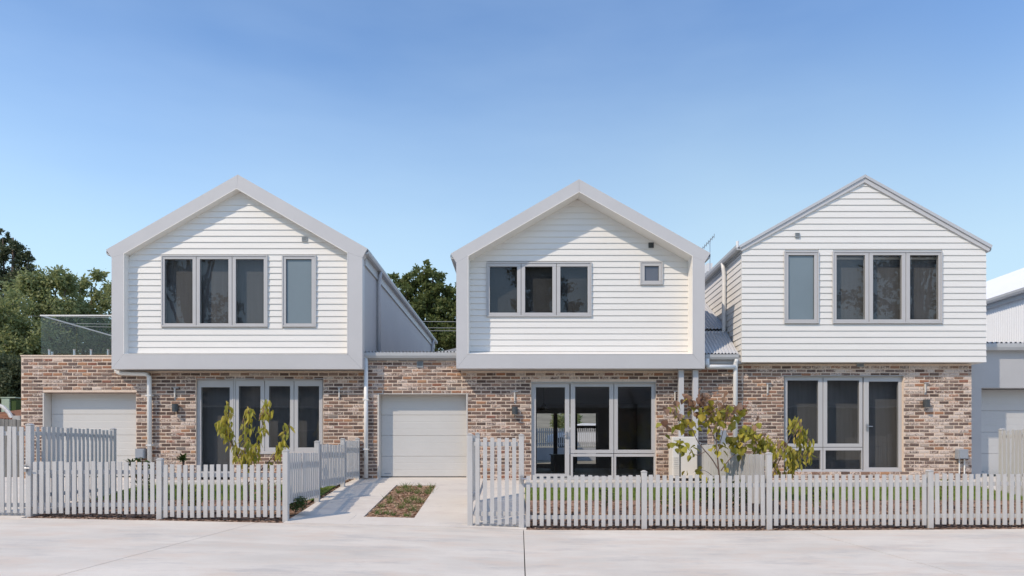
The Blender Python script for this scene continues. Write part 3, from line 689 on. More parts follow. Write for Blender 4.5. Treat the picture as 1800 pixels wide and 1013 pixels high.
# ================================================================== MIDDLE HOUSE
H2 = thing('terrace_house', (X(1018, DW), DW, 0.6), 'middle house with deep-set white gable, garage on its left and see-through glass door', 'house')
YM = 15.86
gz_mid = Z(692, DW); XR = X(1228, DW)
holes2 = [(X(663.5, DW), X(822, DW), 0.3, gz_mid), (X(934, DW), X(1153.5, DW), 0.3, Z(672, DW))]
brick_wall(H2, [(XB + 0.001, X(812, DW), 0.4, Z(631, DW)), (X(812, DW), XR, 0.4, 3.31)], holes2)
g2 = hood(H2, DO, YM, dict(PK=(1018, 315), tL=(792, 446), L=(802, 462), BL=(802, 648), BR=(1239, 648), Rr=(1239, 461), tR=(1249, 445), p=(1018, 337), lT=(822.5, 450), bL=(822.5, 623), bR=(1218, 623), rT=(1218, 450)), 0.13, 0)
up2 = [(X(856, YM), X(1040, YM), Z(556, YM), Z(462, YM)), (X(1126, YM), X(1165, YM), Z(500, YM), Z(461, YM))]
boards(H2, YM, gable_outline(g2), g2['bL'][1] + 0.13, 10.6 * YM / F, up2)
gable_back(H2, YM, g2, up2, g2['bL'][1] - 0.03)
window(H2, YM - 0.02, (855, 461, 1040, 557), [(861, 469, 909, 550), (923, 469, 971, 550), (985, 469, 1033, 550)], label='three-casement upper window with dark glass')
window(H2, YM - 0.02, (1125, 460, 1165, 501), [(1133, 468, 1158, 494)], mat='frosted_small', label='small square upper window')
vent(H2, YM - 0.02, (1140, 427, 1149, 436), 'dark_metal')
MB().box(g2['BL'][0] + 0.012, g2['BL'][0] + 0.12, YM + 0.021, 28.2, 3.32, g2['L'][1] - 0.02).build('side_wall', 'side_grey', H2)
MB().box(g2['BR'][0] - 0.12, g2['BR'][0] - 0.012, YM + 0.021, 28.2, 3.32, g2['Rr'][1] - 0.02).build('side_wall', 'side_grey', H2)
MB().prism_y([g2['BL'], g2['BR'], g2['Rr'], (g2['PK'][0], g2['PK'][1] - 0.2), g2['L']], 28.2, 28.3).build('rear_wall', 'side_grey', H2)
MB().box(g2['BL'][0] + 0.125, g2['BR'][0] - 0.125, YM + 0.1, 28.2, 3.325, 3.5).build('floor_slab', 'side_grey', H2)
roof_pair(H2, (g2['tL'][0] + 0.03, g2['tL'][1] - 0.03), (g2['tR'][0] - 0.03, g2['tR'][1] - 0.03), (g2['PK'][0], g2['PK'][1] - 0.03), DO + 0.03, 28.4)
gutter(H2, (g2['BL'][0] - 0.03, DO + 0.03, g2['tL'][1] - 0.12), (g2['BL'][0] - 0.03, 28.35, g2['tL'][1] - 0.12), side=-1)
gutter(H2, (g2['BR'][0] + 0.03, DO + 0.03, g2['tR'][1] - 0.12), (g2['BR'][0] + 0.03, 28.35, g2['tR'][1] - 0.12), side=1)
MB().box(g2['BL'][0] - 0.028, g2['BL'][0] + 0.01, YM + 0.022, 28.3, g2['L'][1] - 0.12, g2['tL'][1] - 0.06).build('fascia', 'gutter_grey', H2)
room(H2, g2['BL'][0] + 0.2, X(1060, YM), YM + 0.12, 20.5, 3.55, 6.0, mat='room_dark')
room(H2, X(1064, YM), g2['BR'][0] - 0.2, YM + 0.12, 18.5, 3.55, 6.0)
for a, b in ((857, 916), (918, 978), (980, 1039)): tone_blind(H2, a, b, 463, 556, YM + 0.13, 0, 'pane_tone_dark')  # dark sheets added in place of the room's shade, mute the blue of the glass
# garage between the left and middle house
gx0, gx1 = XB + 0.02, X(803, DO)
GZ = Z(630.5, 15.7)
gutter(H2, (X(639.5, 15.7), DW - 0.03, Z(630, 15.7)), (X(803, 15.7), DW - 0.03, Z(630, 15.7)), w=0.12, h=0.13, side=1)
MB().box(gx0 - 0.05, gx1 + 0.3, DW - 0.028, DW + 0.02, Z(634, DW), Z(618, DW) - 0.02).build('fascia', 'gutter_grey', H2)
corrugated((gx0 - 0.06, DW - 0.1, Z(618.5, 15.7)), (gx1 + 0.3, DW - 0.1, Z(618.5, 15.7)), (gx1 + 0.3, 27, Z(618.5, 15.7) + 0.3), (gx0 - 0.06, 27, Z(618.5, 15.7) + 0.3), 32, 0.022, 6).build('garage_roof', 'roof_metal', H2)
downpipe(H2, [(X(643, 15.7), 15.72, Z(627, 15.7)), (X(643, 15.7), 15.73, 0.7)], 0.052, straps=[(X(643, 15.7), 15.73, 2.6), (X(643, 15.7), 15.73, 1.4)])
garage_door(H2, X(663.5, 16.04) + 0.09, X(822, 16.04) + 0.0, 0.715, gz_mid, 16.05, 'door_grey', 'pale grey sectional garage door at the head of the driveway')
MB().box(X(663.5, DW) - 0.02, X(822, DW) + 0.02, DW - 0.004, DW + 0.2, gz_mid - 0.012, gz_mid + 0.006).build('lintel', 'jamb_cream', H2)
MB().box(X(663.5, DW) + 0.001, X(666, DW), DW - 0.003, DW + 0.24, 0.6, gz_mid - 0.013).build('door_jamb', 'jamb_cream', H2)
MB().box(X(819.6, DW), X(822, DW) - 0.001, DW - 0.003, DW + 0.24, 0.6, gz_mid - 0.013).build('door_jamb', 'jamb_cream', H2)
vent(H2, DW, (733, 635.5, 744, 646.5))
MB().box(X(640, DW), X(822, DW) + 0.3, 16.5, 16.6, 0.5, 3.5).build('garage_back', 'room_dark', H2)
# glazed opening of the living room
cells = [(935, 673, 1001, 838), (1003, 673, 1078.5, 797), (1079.5, 673, 1152, 797), (1003, 798, 1078.5, 843), (1079.5, 798, 1152, 843)]
window(H2, DG, (934, 672.5, 1153, 844), [(942, 681, 993, 833), (1011, 680, 1071, 791), (1086, 680, 1145, 791), (1007, 803, 1075, 838), (1083, 803, 1149, 838)], cell=cells, handle=(996.5, 764, -1), proud=0.02, deep=0.1, name='glazed_wall', label='glazed door and four fixed panes')
MB().box(X(934, DW) - 0.02, X(1153.5, DW) + 0.02, DW - 0.004, DW + 0.1, Z(672, DW) - 0.006, Z(672, DW) + 0.008).build('lintel', 'gutter_grey', H2)
rear2 = (0.6, X(1050, 26), 0.86, Z(727, 26))
room(H2, X(926, DW), X(1165, DW) + 1.2, DW + 0.26, 26.0, 0.68, 3.25, rear=rear2)
for a, b in ((rear2[0], rear2[0] + 0.05), (X(973, 26), X(980, 26)), (X(1009, 26), X(1015, 26)), (rear2[1] - 0.05, rear2[1])):
    MB().box(a, b, 26.06, 26.12, rear2[2], rear2[3]).build('rear_mullion', 'dark_metal', H2)
for px in (1192.5, 1217.5):
    MB().box(X(px, 15.6), X(px + 9, 15.6), 15.55, 15.67, 0.6, 3.31).build('steel_post', 'frame_grey', H2, bevel=0.006)
kit = thing('kitchen_bench', (1.4, 21.5, 0.68), 'dark kitchen bench seen through the middle house glass door', 'bench')
MB().box(X(974, 21), X(1010, 21), 21, 23.4, 0.681, 1.22).build('cabinet', 'bench_dark', kit)
MB().box(X(973, 21) - 0.03, X(1010, 21) + 0.03, 20.95, 23.45, 1.221, 1.26).build('worktop', 'bench_dark', kit)
pend = thing('pendant_lamp', (X(956, 19), 19, 3.24), 'small dark pendant lamp hanging in the middle house living room', 'lamp')
MB().tube([(X(956, 19), 19, 3.24), (X(956, 19), 19, 2.75)], 0.006, 6).build('cord', 'rubber_black', pend)
MB().tube([(X(956, 19), 19, 2.76), (X(956, 19), 19, 2.68), (X(956, 19), 19, 2.55)], [0.02, 0.1, 0.14], 14).build('shade', 'dark_metal', pend)

# ================================================================== RIGHT HOUSE
H3 = thing('terrace_house', (X(1518, DW), DW, 0.6), 'right house with plain white boarded gable and no hood', 'house')
YR = DR
holes3 = [(X(1378, DW), X(1588.5, DW), Z(830, DW), Z(660.5, DW))]
xr_w = X(1708, DW)
brick_wall(H3, [(XR + 0.001, X(1306, DW), 0.4, Z(641, DW)), (X(1306, DW), xr_w, 0.4, 3.48)], holes3)
MB().box(xr_w - 0.25, xr_w, DW + 0.251, 27, 0.4, 3.48).build('brick_return', 'mortar', H3)
rx0, rx1 = X(1303.5, DR), X(1733, DR); rpk = (X(1518, DR), Z(321, DR)); rzb = Z(637, DR); rze = Z(440, DR)
def ro(z):
    if z is None: return rpk[1] - 0.02
    a = rx0 if z <= rze else rx0 + (rpk[0] - rx0) * (z - rze) / (rpk[1] - rze)
    b = rx1 if z <= rze else rx1 + (rpk[0] - rx1) * (z - rze) / (rpk[1] - rze)
    return a, b
up3 = [(X(1379, YR), X(1439, YR), Z(568, YR), Z(443, YR)), (X(1464, YR), X(1656, YR), Z(568, YR), Z(443, YR))]
boards(H3, YR, ro, rzb, 11.05 * YR / F, up3)
gable_back(H3, YR, {'lT': (rx0 + 0.01, rze), 'rT': (rx1 - 0.01, rze), 'p': (rpk[0], rpk[1])}, up3, rzb + 0.005)
window(H3, YR - 0.02, (1378, 442, 1439, 569), [(1385.5, 449, 1431, 562)], mat='frosted', label='narrow upper window with frosted blue-grey glass')
window(H3, YR - 0.02, (1463, 442, 1656, 569), [(1470, 449, 1520, 562), (1534, 449, 1584.5, 562), (1599, 449, 1649, 562)], label='three-casement upper window with dark glass')
vent(H3, YR - 0.02, (1397.5, 410, 1405.5, 418))
# side boards along the gap to the middle house
z = rzb
while z < rze - 0.02:
    zt = min(z + 11.05 * YR / F, rze - 0.01)
    MB().prism_y([(rx0 - 0.022 + 0.02, z), (rx0 + 0.03, z), (rx0 + 0.03, zt - 0.001), (rx0 + 0.016, zt - 0.001)], DR + 0.001, 28.2).build('weatherboard', 'board_white', H3); z += 11.05 * YR / F
MB().box(rx0 + 0.031, rx0 + 0.12, DR + 0.11, 28.2, rzb, rze).build('side_wall', 'board_white', H3)
MB().box(rx1 - 0.12, rx1 - 0.01, DR + 0.11, 28.2, rzb, rze).build('side_wall', 'board_white', H3)
MB().prism_y([(rx0, rzb), (rx1, rzb), (rx1, rze), rpk, (rx0, rze)], 28.2, 28.3).build('rear_wall', 'board_white', H3)
MB().box(rx0 + 0.02, rx1 - 0.02, DR + 0.02, 28.2, rzb + 0.004, rzb + 0.05).build('soffit', 'board_white', H3)
# verge trim: two stepped bands under the roof edge
oL, oP, oR = (X(1300, DR), Z(432, DR)), (X(1518, DR), Z(309, DR)), (X(1741, DR), Z(433, DR))
mL, mP, mR = (X(1300, DR), Z(437, DR)), (X(1518, DR), Z(314, DR)), (X(1739, DR), Z(438, DR))
iL, iP, iR = (X(1302, DR), Z(443, DR)), (X(1518, DR), Z(322, DR)), (X(1735, DR), Z(443, DR))
MB().prism_y([oL, oP, mP, mL], DR - 0.075, DR + 0.3).build('verge_cap', 'roof_metal', H3); MB().prism_y([oP, oR, mR, mP], DR - 0.075, DR + 0.3).build('verge_cap', 'roof_metal', H3)
MB().prism_y([(mL[0], mL[1] - 0.002), (mP[0], mP[1] - 0.002), iP, iL], DR - 0.05, DR + 0.3).build('barge_board', 'frame_grey', H3); MB().prism_y([(mP[0], mP[1] - 0.002), (mR[0], mR[1] - 0.002), iR, iP], DR - 0.05, DR + 0.3).build('barge_board', 'frame_grey', H3)
roof_pair(H3, (oL[0], oL[1] - 0.02), (oR[0], oR[1] - 0.02), (oP[0], oP[1] - 0.02), DR + 0.0, 28.4)
gutter(H3, (rx0 - 0.03, DR - 0.06, Z(441, DR)), (rx0 - 0.03, 28.35, Z(441, DR)), w=0.125, h=0.12, side=-1)
gutter(H3, (rx1 + 0.02, DR - 0.02, Z(441, DR) - 0.02), (rx1 + 0.02, 28.35, Z(441, DR) - 0.02), w=0.1, h=0.1, side=1)
MB().box(rx0 - 0.028, rx0 - 0.003, DR + 0.001, 28.3, rze - 0.06, rze + 0.1).build('fascia', 'gutter_grey', H3)
room(H3, rx0 + 0.2, X(1450, YR), YR + 0.12, 18.5, 3.58, 6.0)
room(H3, X(1454, YR), rx1 - 0.2, YR + 0.12, 20.5, 3.58, 6.0)
cells = [(1379, 661, 1446, 786), (1447, 661, 1516, 786), (1379, 787, 1446, 829), (1447, 787, 1516, 829), (1518, 661, 1587.5, 829)]
window(H3, DG, (1378.3, 660.8, 1588, 829.8), [(1384, 669, 1438, 780), (1454, 669, 1510, 780), (1384, 792, 1442, 825), (1451, 792, 1514, 825), (1527, 671, 1579, 822)], cell=cells, handle=(1523.5, 750, 1), proud=0.02, deep=0.1, name='glazed_wall', label='four fixed panes with glazed door on the right')
MB().box(X(1378, DW) - 0.02, X(1588.5, DW) + 0.02, DW - 0.004, DW + 0.1, Z(660.5, DW) - 0.006, Z(660.5, DW) + 0.008).build('lintel', 'gutter_grey', H3)
room(H3, X(1365, DW), X(1600, DW), DW + 0.26, 21.5, 0.8, 3.3)
MB().box(X(1372, 16.4), X(1520, 16.4), 17.2, 17.22, 0.82, 1.95).build('blind', 'blind', H3)
vent(H3, DW, (1506, 638.5, 1518, 645))
for a, b in ((1465, 1527), (1529, 1591), (1593, 1655)): tone_blind(H3, a, b, 444, 567, YR + 0.13)
tone_blind(H3, 1519, 1589, 662, 830, 16.13); [tone_blind(H3, a, b, 662, 832, 16.2) for a, b in ((1379, 1446), (1448, 1517))]
# low roof in the gap
RZ = Z(622, 15.68); gl0, gl1 = X(1238, 15.7), X(1297, 15.7)
corrugated((gl0 - 0.1, 15.62, RZ), (gl1 - 0.02, 15.62, RZ), (rx0 - 0.005, 16.75, RZ + 0.76), (gl0 - 0.1, 16.75, RZ + 0.76), 11, 0.017, 5).build('gap_roof', 'roof_metal', H3)
corrugated((gl0 - 0.1, 16.7, RZ + 0.80), (rx0 - 0.005, 16.7, RZ + 0.80), (rx0 - 0.005, 21.0, RZ + 3.3), (gl0 - 0.1, 21.0, RZ + 3.3), 11, 0.017, 5).build('gap_roof', 'roof_metal', H3)
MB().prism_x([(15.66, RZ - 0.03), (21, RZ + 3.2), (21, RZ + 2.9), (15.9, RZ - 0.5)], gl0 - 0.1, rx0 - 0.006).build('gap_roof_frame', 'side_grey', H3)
gutter(H3, (X(1239.5, 15.6), 15.66, Z(632, 15.6)), (X(1297.5, 15.6), 15.66, Z(632, 15.6)), w=0.1, h=0.11, side=1)
MB().box(gl0, gl1 + 0.1, 15.67, DW + 0.02, Z(641, DW) + 0.002, Z(629, 15.7)).build('fascia', 'side_grey', H3)
x9 = X(1293, 15.65)
downpipe(H3, [(x9, 15.62, Z(631, 15.65)), (x9, 15.66, Z(640, 15.65)), (x9, 15.69, 0.66)], 0.055, br=0.05, straps=[(x9, 15.68, 2.4)])
downpipe(H3, [(X(1243, 15.6), 15.6, Z(631, 15.6)), (X(1243, 15.6), 15.6, Z(645, 15.6)), (x9 - 0.03, 15.62, Z(645, 15.6))], 0.055, br=0.06)
xu = rx0 - 0.075; yu = 16.72
downpipe(H3, [(xu - 0.03, yu, rze + 0.02), (xu, yu, rze - 0.25), (xu, yu, Z(586, yu)), (gl0 - 0.05, yu, Z(586, yu))], 0.05, br=0.09)
MB().tube([(X(1310, 16.6), 17.2, Z(432, 16.6)), (X(1310, 16.6), 17.2, Z(411, 16.6))], 0.04, 10).build('roof_flue', 'pipe_white', H3)

# ---- fittings on the brickwork
stub(308, 691, 'pale bracket on the brick between left downpipe and left house door'); stub(596.5, 691, 'pale bracket on the brick right of the left house window')
stub(904.5, 697, 'pale bracket on the brick left of the middle house glass door'); stub(1186, 697, 'pale bracket on the brick beside the two grey steel posts')
stub(1348.5, 683, 'pale bracket on the brick left of the right house glazing'); stub(1625.5, 682, 'pale bracket on the brick right of the right house glazing')
wall_light(311, 718, 'dark wall light left of the left house glazed door'); wall_light(905, 722.5, 'dark wall light left of the middle house glass door')
wall_light(1625, 710, 'dark wall light right of the right house glazing')
mb = thing('meter_box', (X(1691, 15.75), 15.75, Z(799, 15.75)), 'blue-grey meter box with two conduits low on the right house brick', 'meter box')
MB().box(X(1683, 15.7), X(1700, 15.7), 15.65, DW - 0.006, Z(807, 15.7), Z(790, 15.7)).build('case', 'meter_grey', mb, bevel=0.006)
MB().box(X(1684.5, 15.7), X(1698.5, 15.7), 15.64, 15.649, Z(805.5, 15.7), Z(791.5, 15.7)).build('lid', 'meter_grey', mb)
for px in (1687, 1696): MB().tube([(X(px, 15.75), 15.765, Z(807, 15.75)), (X(px, 15.75), 15.765, 0.6)], 0.016, 8).build('conduit', 'pipe_white', mb)
mb = thing('meter_box', (X(247, 15.75), 15.75, Z(800, 15.75)), 'grey meter box low on the brick between garage door and downpipe', 'meter box')
MB().box(X(239.5, 15.7), X(255, 15.7), 15.65, DW - 0.006, Z(806, 15.7), Z(789, 15.7)).build('case', 'meter_grey', mb, bevel=0.006)
MB().box(X(241, 15.7), X(253.5, 15.7), 15.64, 15.649, Z(804.5, 15.7), Z(790.5, 15.7)).build('lid', 'meter_grey', mb)
MB().tube([(X(247, 15.75), 15.765, Z(806, 15.75)), (X(247, 15.75), 15.765, 0.6)], 0.016, 8).build('conduit', 'pipe_white', mb)
ac = thing('air_conditioner', (X(1200, 15.3), 15.3, 0.656), 'cream air conditioner unit standing by the wall behind the bronze-leaved tree', 'air conditioner')
ax0, ax1, az1 = X(1182, 15.1), X(1226, 15.1), Z(768, 15.1)
MB().box(ax0, ax1, 15.1, 15.5, 0.72, az1).build('case', 'unit_cream', ac, bevel=0.015)
for k in range(9): MB().box(ax0 + 0.03, ax0 + 0.13, 15.088, 15.1 - 0.001, 0.8 + k * 0.05, 0.815 + k * 0.05).build('louvre', 'unit_cream', ac)
MB().box(ax0 + 0.16, ax0 + 0.19, 15.094, 15.0995, 0.76, az1 - 0.05).build('panel_seam', 'dark_metal', ac)
for xx in (ax0 + 0.1, ax1 - 0.1): MB().box(xx - 0.03, xx + 0.03, 15.12, 15.48, 0.656, 0.719).build('foot', 'rubber_black', ac)
sw = thing('isolator_box', (X(1266, 15.75), 15.75, Z(770, 15.75)), 'grey electrical box with black louvre behind the bronze-leaved tree', 'electrical box')
MB().box(X(1257, 15.7), X(1276, 15.7), 15.66, DW - 0.006, Z(790, 15.7), Z(757, 15.7)).build('case', 'meter_grey', sw, bevel=0.006)
for k in range(6): MB().box(X(1258, 15.7), X(1264, 15.7), 15.65, 15.659, Z(788 - k * 5, 15.7), Z(785.5 - k * 5, 15.7)).build('louvre', 'dark_metal', sw)

# ================================================================== NEIGHBOUR ON THE RIGHT
H4 = thing('neighbour_house', (12.5, 16.4, 0.6), 'grey metal-clad house at the right edge of the row, with white roof', 'house')
NY = 16.35
MB().box(X(1709, NY) - 0.3, 18.5, NY, NY + 0.25, Z(682, NY), Z(617, NY) + 0.1).build('fascia_wall', 'side_grey', H4)
MB().box(X(1709, NY) - 0.3, X(1713, 16.6), NY + 0.002, NY + 0.5, 0.5, Z(682, NY) - 0.001).build('wall', 'side_grey', H4)
garage_door(H4, X(1713, NY + 0.4), X(1713, NY + 0.4) + 4.8, 0.74, Z(682, NY), NY + 0.4, 'door_cool', 'wide pale grey garage door, mostly out of view')
gutter(H4, (X(1734, 16.2) - 0.5, NY - 0.03, Z(617, NY)), (18.6, NY - 0.03, Z(617, NY)), w=0.13, h=0.16, side=1)
MB().box(X(1734, 16.2) - 0.5, 18.5, NY - 0.028, NY - 0.002, Z(619, NY), Z(604, NY)).build('fascia', 'gutter_grey', H4)
corrugated((11.2, NY - 0.1, Z(603.5, NY)), (18.5, NY - 0.1, Z(603.5, NY)), (18.5, 30, Z(603.5, NY) + 0.25), (11.2, 30, Z(603.5, NY) + 0.25), 62, 0.024, 6).build('garage_roof', 'roof_metal', H4)
wall4 = corrugated((14.0, 17.2, 4.0), (14.0, 30, 4.0), (14.0, 30, 5.75), (14.0, 17.2, 5.75), 150, 0.012, 5).build('clad_wall', 'roof_white', H4)
MB().box(14.03, 19.6, 17.2, 30, 3.8, 5.7).build('upper_wall', 'side_grey', H4)
for (a, b) in (((13.85, 5.84), (16.8, 7.46)), ((19.75, 5.84), (16.8, 7.46))):
    MB().prism_y([a, b, (b[0], b[1] - 0.1), (a[0], a[1] - 0.1)], 16.9, 30.2).build('roof_deck', 'roof_white', H4)
    corrugated((a[0], 16.9, a[1] + 0.02), (a[0], 30.2, a[1] + 0.02), (b[0], 30.2, b[1] + 0.02), (b[0], 16.9, b[1] + 0.02), 170, 0.012, 3).build('roof_sheet', 'roof_white', H4)
gutter(H4, (13.88, 16.9, 5.72), (13.88, 30.2, 5.72), side=-1, w=0.12, h=0.12)
MB().box(13.89, 13.95, 16.95, 30.1, 5.6, 5.74).build('fascia', 'gutter_grey', H4)

# ================================================================== FENCES
def picket_mesh(h, w=0.068, t_=0.02):
    m = MB().box(-w / 2, w / 2, -t_ / 2, t_ / 2, 0, h); return m.mesh('picket')
_pm = {}
def picket(parent, x, y, z, h, rot=0.0, mat='fence_white', w=0.068):
    key = (round(h, 3), mat, w)
    if key not in _pm:
        me = picket_mesh(h, w); me.materials.append(M[mat]); _pm[key] = me
    o = link('picket', _pm[key], parent); o.location = (x, y, z); o.rotation_euler = (random.gauss(0, 0.004), random.gauss(0, 0.0045), rot + random.gauss(0, 0.02)); return o
def post(parent, x, y, z0, z1, w=0.09, mat='fence_white', rot=0.0):
    m = MB().box(-w / 2, w / 2, -w / 2, w / 2, 0, z1 - z0 - 0.02)
    h = z1 - z0; c_ = w / 2 + 0.006
    m.box(-c_, c_, -c_, c_, h - 0.0195, h - 0.008); m.prism_y([(-c_, h - 0.0075), (c_, h - 0.0075), (0.012, h + 0.014), (-0.012, h + 0.014)], -c_, c_)
    o = m.build('post', mat, parent, bevel=0.004); o.location = (x, y, z0); o.rotation_euler = (0, 0, rot); return o
def run(parent, a, b, zb, zt, pitch=0.1155, mat='fence_white', rails=(0.17, 0.80), first=0.07, off=-0.034, w=0.068):
    """one level panel between two posts; a,b are (x,y)"""
    a, b = Vector((*a, 0)), Vector((*b, 0)); d = (b - a); Ln = d.length; d.normalize(); nrm = Vector((d.y, -d.x, 0)); ang = math.atan2(d.y, d.x)
    for k, q in enumerate(rails):
        z = zb + q * (zt - zb) if q <= 1 else q; hh = 0.035
        m = MB().box(0.0, Ln, -0.02, 0.02, -hh, hh); o = m.build('rail', mat, parent, bevel=0.003); o.location = (a.x, a.y, z); o.rotation_euler = (0, 0, ang)
    n = max(1, int(round((Ln - 2 * first) / pitch))); st = (Ln - 2 * first) / n
    for i in range(n + 1):
        p = a + d * (first + i * st) + nrm * (-off)
        picket(parent, p.x, p.y, zb + random.uniform(-.01, .01), zt - zb, ang, mat, w)
def zz(py): return Z(py, DF)
PY = DF + 0.055                    # rails sit just behind the pickets
def latch(parent, x, y, z):
    m = MB().box(x - 0.022, x + 0.022, y - 0.03, y - 0.001, z - 0.075, z + 0.045); m.tube([(x, y - 0.035, z - 0.01), (x + 0.09, y - 0.035, z - 0.01)], 0.01, 8)
    m.build('latch', 'steel', parent)
# left street fence
f = thing('picket_fence', (X(270, DF), DF, street(-6.3)), 'low white picket fence along the street in front of the left house', 'fence')
run(f, (X(53, DF), PY), (X(274, DF), PY), zz(903.5), zz(812), pitch=0.1155)
run(f, (X(283, DF), PY), (X(496, DF), PY), zz(910), zz(817), pitch=0.1155)
post(f, X(278.5, DF), PY, street(X(278, DF)) - 0.04, zz(807)); post(f, X(500.5, DF), PY, street(X(500, DF)) - 0.04, zz(792))
# left tall gate and its return
f = thing('picket_gate', (X(20, DF), DF, street(-8.9)), 'tall white picket gate at the left edge of the picture', 'gate')
run(f, (X(-62, DF), PY), (X(44, DF), PY), zz(902), zz(750), rails=(0.09, 0.92), pitch=0.1155)
post(f, X(48.5, DF), PY, street(-8.6) - 0.04, zz(746)); post(f, X(-66, DF), PY, street(-9.6) - 0.04, zz(746)); latch(f, X(46, DF), DF - 0.004, zz(822))
MB().box(X(-60, DF), X(43, DF), PY - 0.01, PY + 0.02, zz(905), zz(903)).build('bottom_bar', 'pipe_grey', f)
f = thing('picket_fence', (-8.52, 12.4, 0.25), 'tall shaded picket fence running back from the left gate', 'fence')
run(f, (-8.52, 11.36), (-8.52, 13.5), 0.40, 1.785, rails=(0.12, 0.91), off=-0.03)
post(f, -8.52, 13.56, 0.3, 1.82)
# centre return beside the driveway, stepping uphill
f = thing('picket_fence', (-4.05, 13.4, 0.3), 'white picket fence stepping up along the left side of the driveway', 'fence')
run(f, (-4.10, 11.32), (-4.05, 12.85), 0.43, 1.315, pitch=0.108, off=-0.034); run(f, (-4.045, 12.97), (-3.995, 14.5), 0.62, 1.49, pitch=0.108, off=-0.034); run(f, (-3.985, 14.62), (-3.95, 15.66), 0.71, 1.60, pitch=0.108, off=-0.034)
post(f, -4.048, 12.91, 0.15, 1.545); post(f, -3.99, 14.56, 0.4, 1.63); post(f, -3.945, 15.70, 0.6, 1.66)
# centre gate
f = thing('picket_gate', (X(870, DF), DF, street(-0.5)), 'tall white picket gate beside the driveway, in front of the middle house', 'gate')
run(f, (X(832, DF), PY), (X(911, DF), PY), zz(922), zz(770), rails=(0.12, 0.93), pitch=0.122, w=0.07)
post(f, X(826, DF), PY, street(-0.9) - 0.04, zz(763)); post(f, X(916.5, DF), PY, street(0) - 0.04, zz(764)); latch(f, X(917, DF), DF - 0.004, zz(841))
MB().box(X(833, DF), X(911, DF), PY - 0.01, PY + 0.02, zz(925), zz(923)).build('bottom_bar', 'pipe_grey', f)
f = thing('picket_fence', (-0.87, 13.5, 0.3), 'tall picket fence behind the centre gate, along the right side of the driveway', 'fence')
run(f, (-0.885, 11.36), (-0.885, 13.3), 0.38, 1.66, rails=(0.12, 0.92), off=0.034)
post(f, -0.885, 13.36, 0.3, 1.72)
# right street fence
f = thing('picket_fence', (X(1360, DF), DF, 0.0), 'long low white picket fence in front of the middle and right houses', 'fence')
pts = [(921, 836, 925), (1133, 836, 925), (1353.5, 835.5, 925), (1637.5, 834, 923), (1922, 832, 922)]
for (a, ta, ba), (b, tb, bb) in zip(pts, pts[1:]): run(f, (X(a, DF) + (0.0 if a == 921 else 0.045), PY), (X(b, DF) - 0.045, PY), zz(0.5 * (ba + bb)), zz(0.5 * (ta + tb)))
for px, ty in ((1133, 828.5), (1353.5, 796.5), (1637.5, 827.5), (1922, 827)): post(f, X(px, DF), PY, street(X(px, DF)) - 0.04, zz(ty))
f = thing('picket_fence', (4.3, 13.2, 0.3), 'weathered picket fence dividing the middle and right front yards', 'fence')
run(f, (4.30, 11.33), (4.30, 13.0), 0.40, 1.29, pitch=0.102, mat='fence_worn', off=0.034); run(f, (4.30, 13.12), (4.30, 15.6), 0.6, 1.5, pitch=0.102, off=0.034)
post(f, 4.30, 13.06, 0.3, 1.54); post(f, 4.30, 15.66, 0.6, 1.56)
f = thing('picket_fence', (10.25, 12.6, 0.2), 'tall white picket fence running back at the right edge of the picture', 'fence')
run(f, (10.25, 11.36), (10.25, 13.74), 0.40, 1.79, rails=(0.12, 0.91), off=0.034, pitch=0.105)
post(f, 10.25, 13.8, 0.3, 1.82)

# ================================================================== YOUNG STREET-FRONT TREES
def leaf_mesh(kind, mat):
    if kind == 'long':
        prof = [(0, 0.0), (0.12, 0.10), (0.35, 0.165), (0.6, 0.145), (0.85, 0.06), (1.0, 0.0)]
    else:
        prof = [(0, 0.06), (0.1, 0.36), (0.3, 0.5), (0.55, 0.43), (0.8, 0.2), (1.0, 0.0)]
    m = MB()
    for t_, w in prof:
        zc = -0.22 * t_ * t_; fold = 0.28 * w
        m.v += [(-w, t_, zc + fold), (0, t_, zc), (w, t_, zc + fold)]
    for i in range(len(prof) - 1):
        a = 3 * i; m.f += [(a, a + 1, a + 4, a + 3), (a + 1, a + 2, a + 5, a + 4)]
    me = bpy.data.meshes.new('leaf'); me.from_pydata(m.v, [], m.f); me.update(); me.materials.append(M[mat]); return me
LM = {(k, m_): leaf_mesh(k, m_) for k in ('long', 'heart') for m_ in ('leaf_lime', 'leaf_olive', 'leaf_bronze')}
def put_leaf(tree, p, size, kind, mat, droop):
    o = link('leaf', LM[(kind, mat)], tree); o.location = p; s = size * random.uniform(0.75, 1.2); o.scale = (s * random.uniform(0.85, 1.15), s, s)
    o.rotation_euler = (-droop + random.gauss(0, 0.3), random.gauss(0, 0.35), random.uniform(0, 2 * math.pi)); return o
def smooth_path(pts, n=10):
    pts = [Vector(p) for p in pts]; out = []
    P_ = [pts[0] * 2 - pts[1]] + pts + [pts[-1] * 2 - pts[-2]]
    for i in range(1, len(P_) - 2):
        for k in range(n):
            t_ = k / n; a, b, c_, d = P_[i - 1], P_[i], P_[i + 1], P_[i + 2]
            out.append(0.5 * ((2 * b) + (c_ - a) * t_ + (2 * a - 5 * b + 4 * c_ - d) * t_ ** 2 + (-a + 3 * b - 3 * c_ + d) * t_ ** 3))
    return out + [pts[-1]]
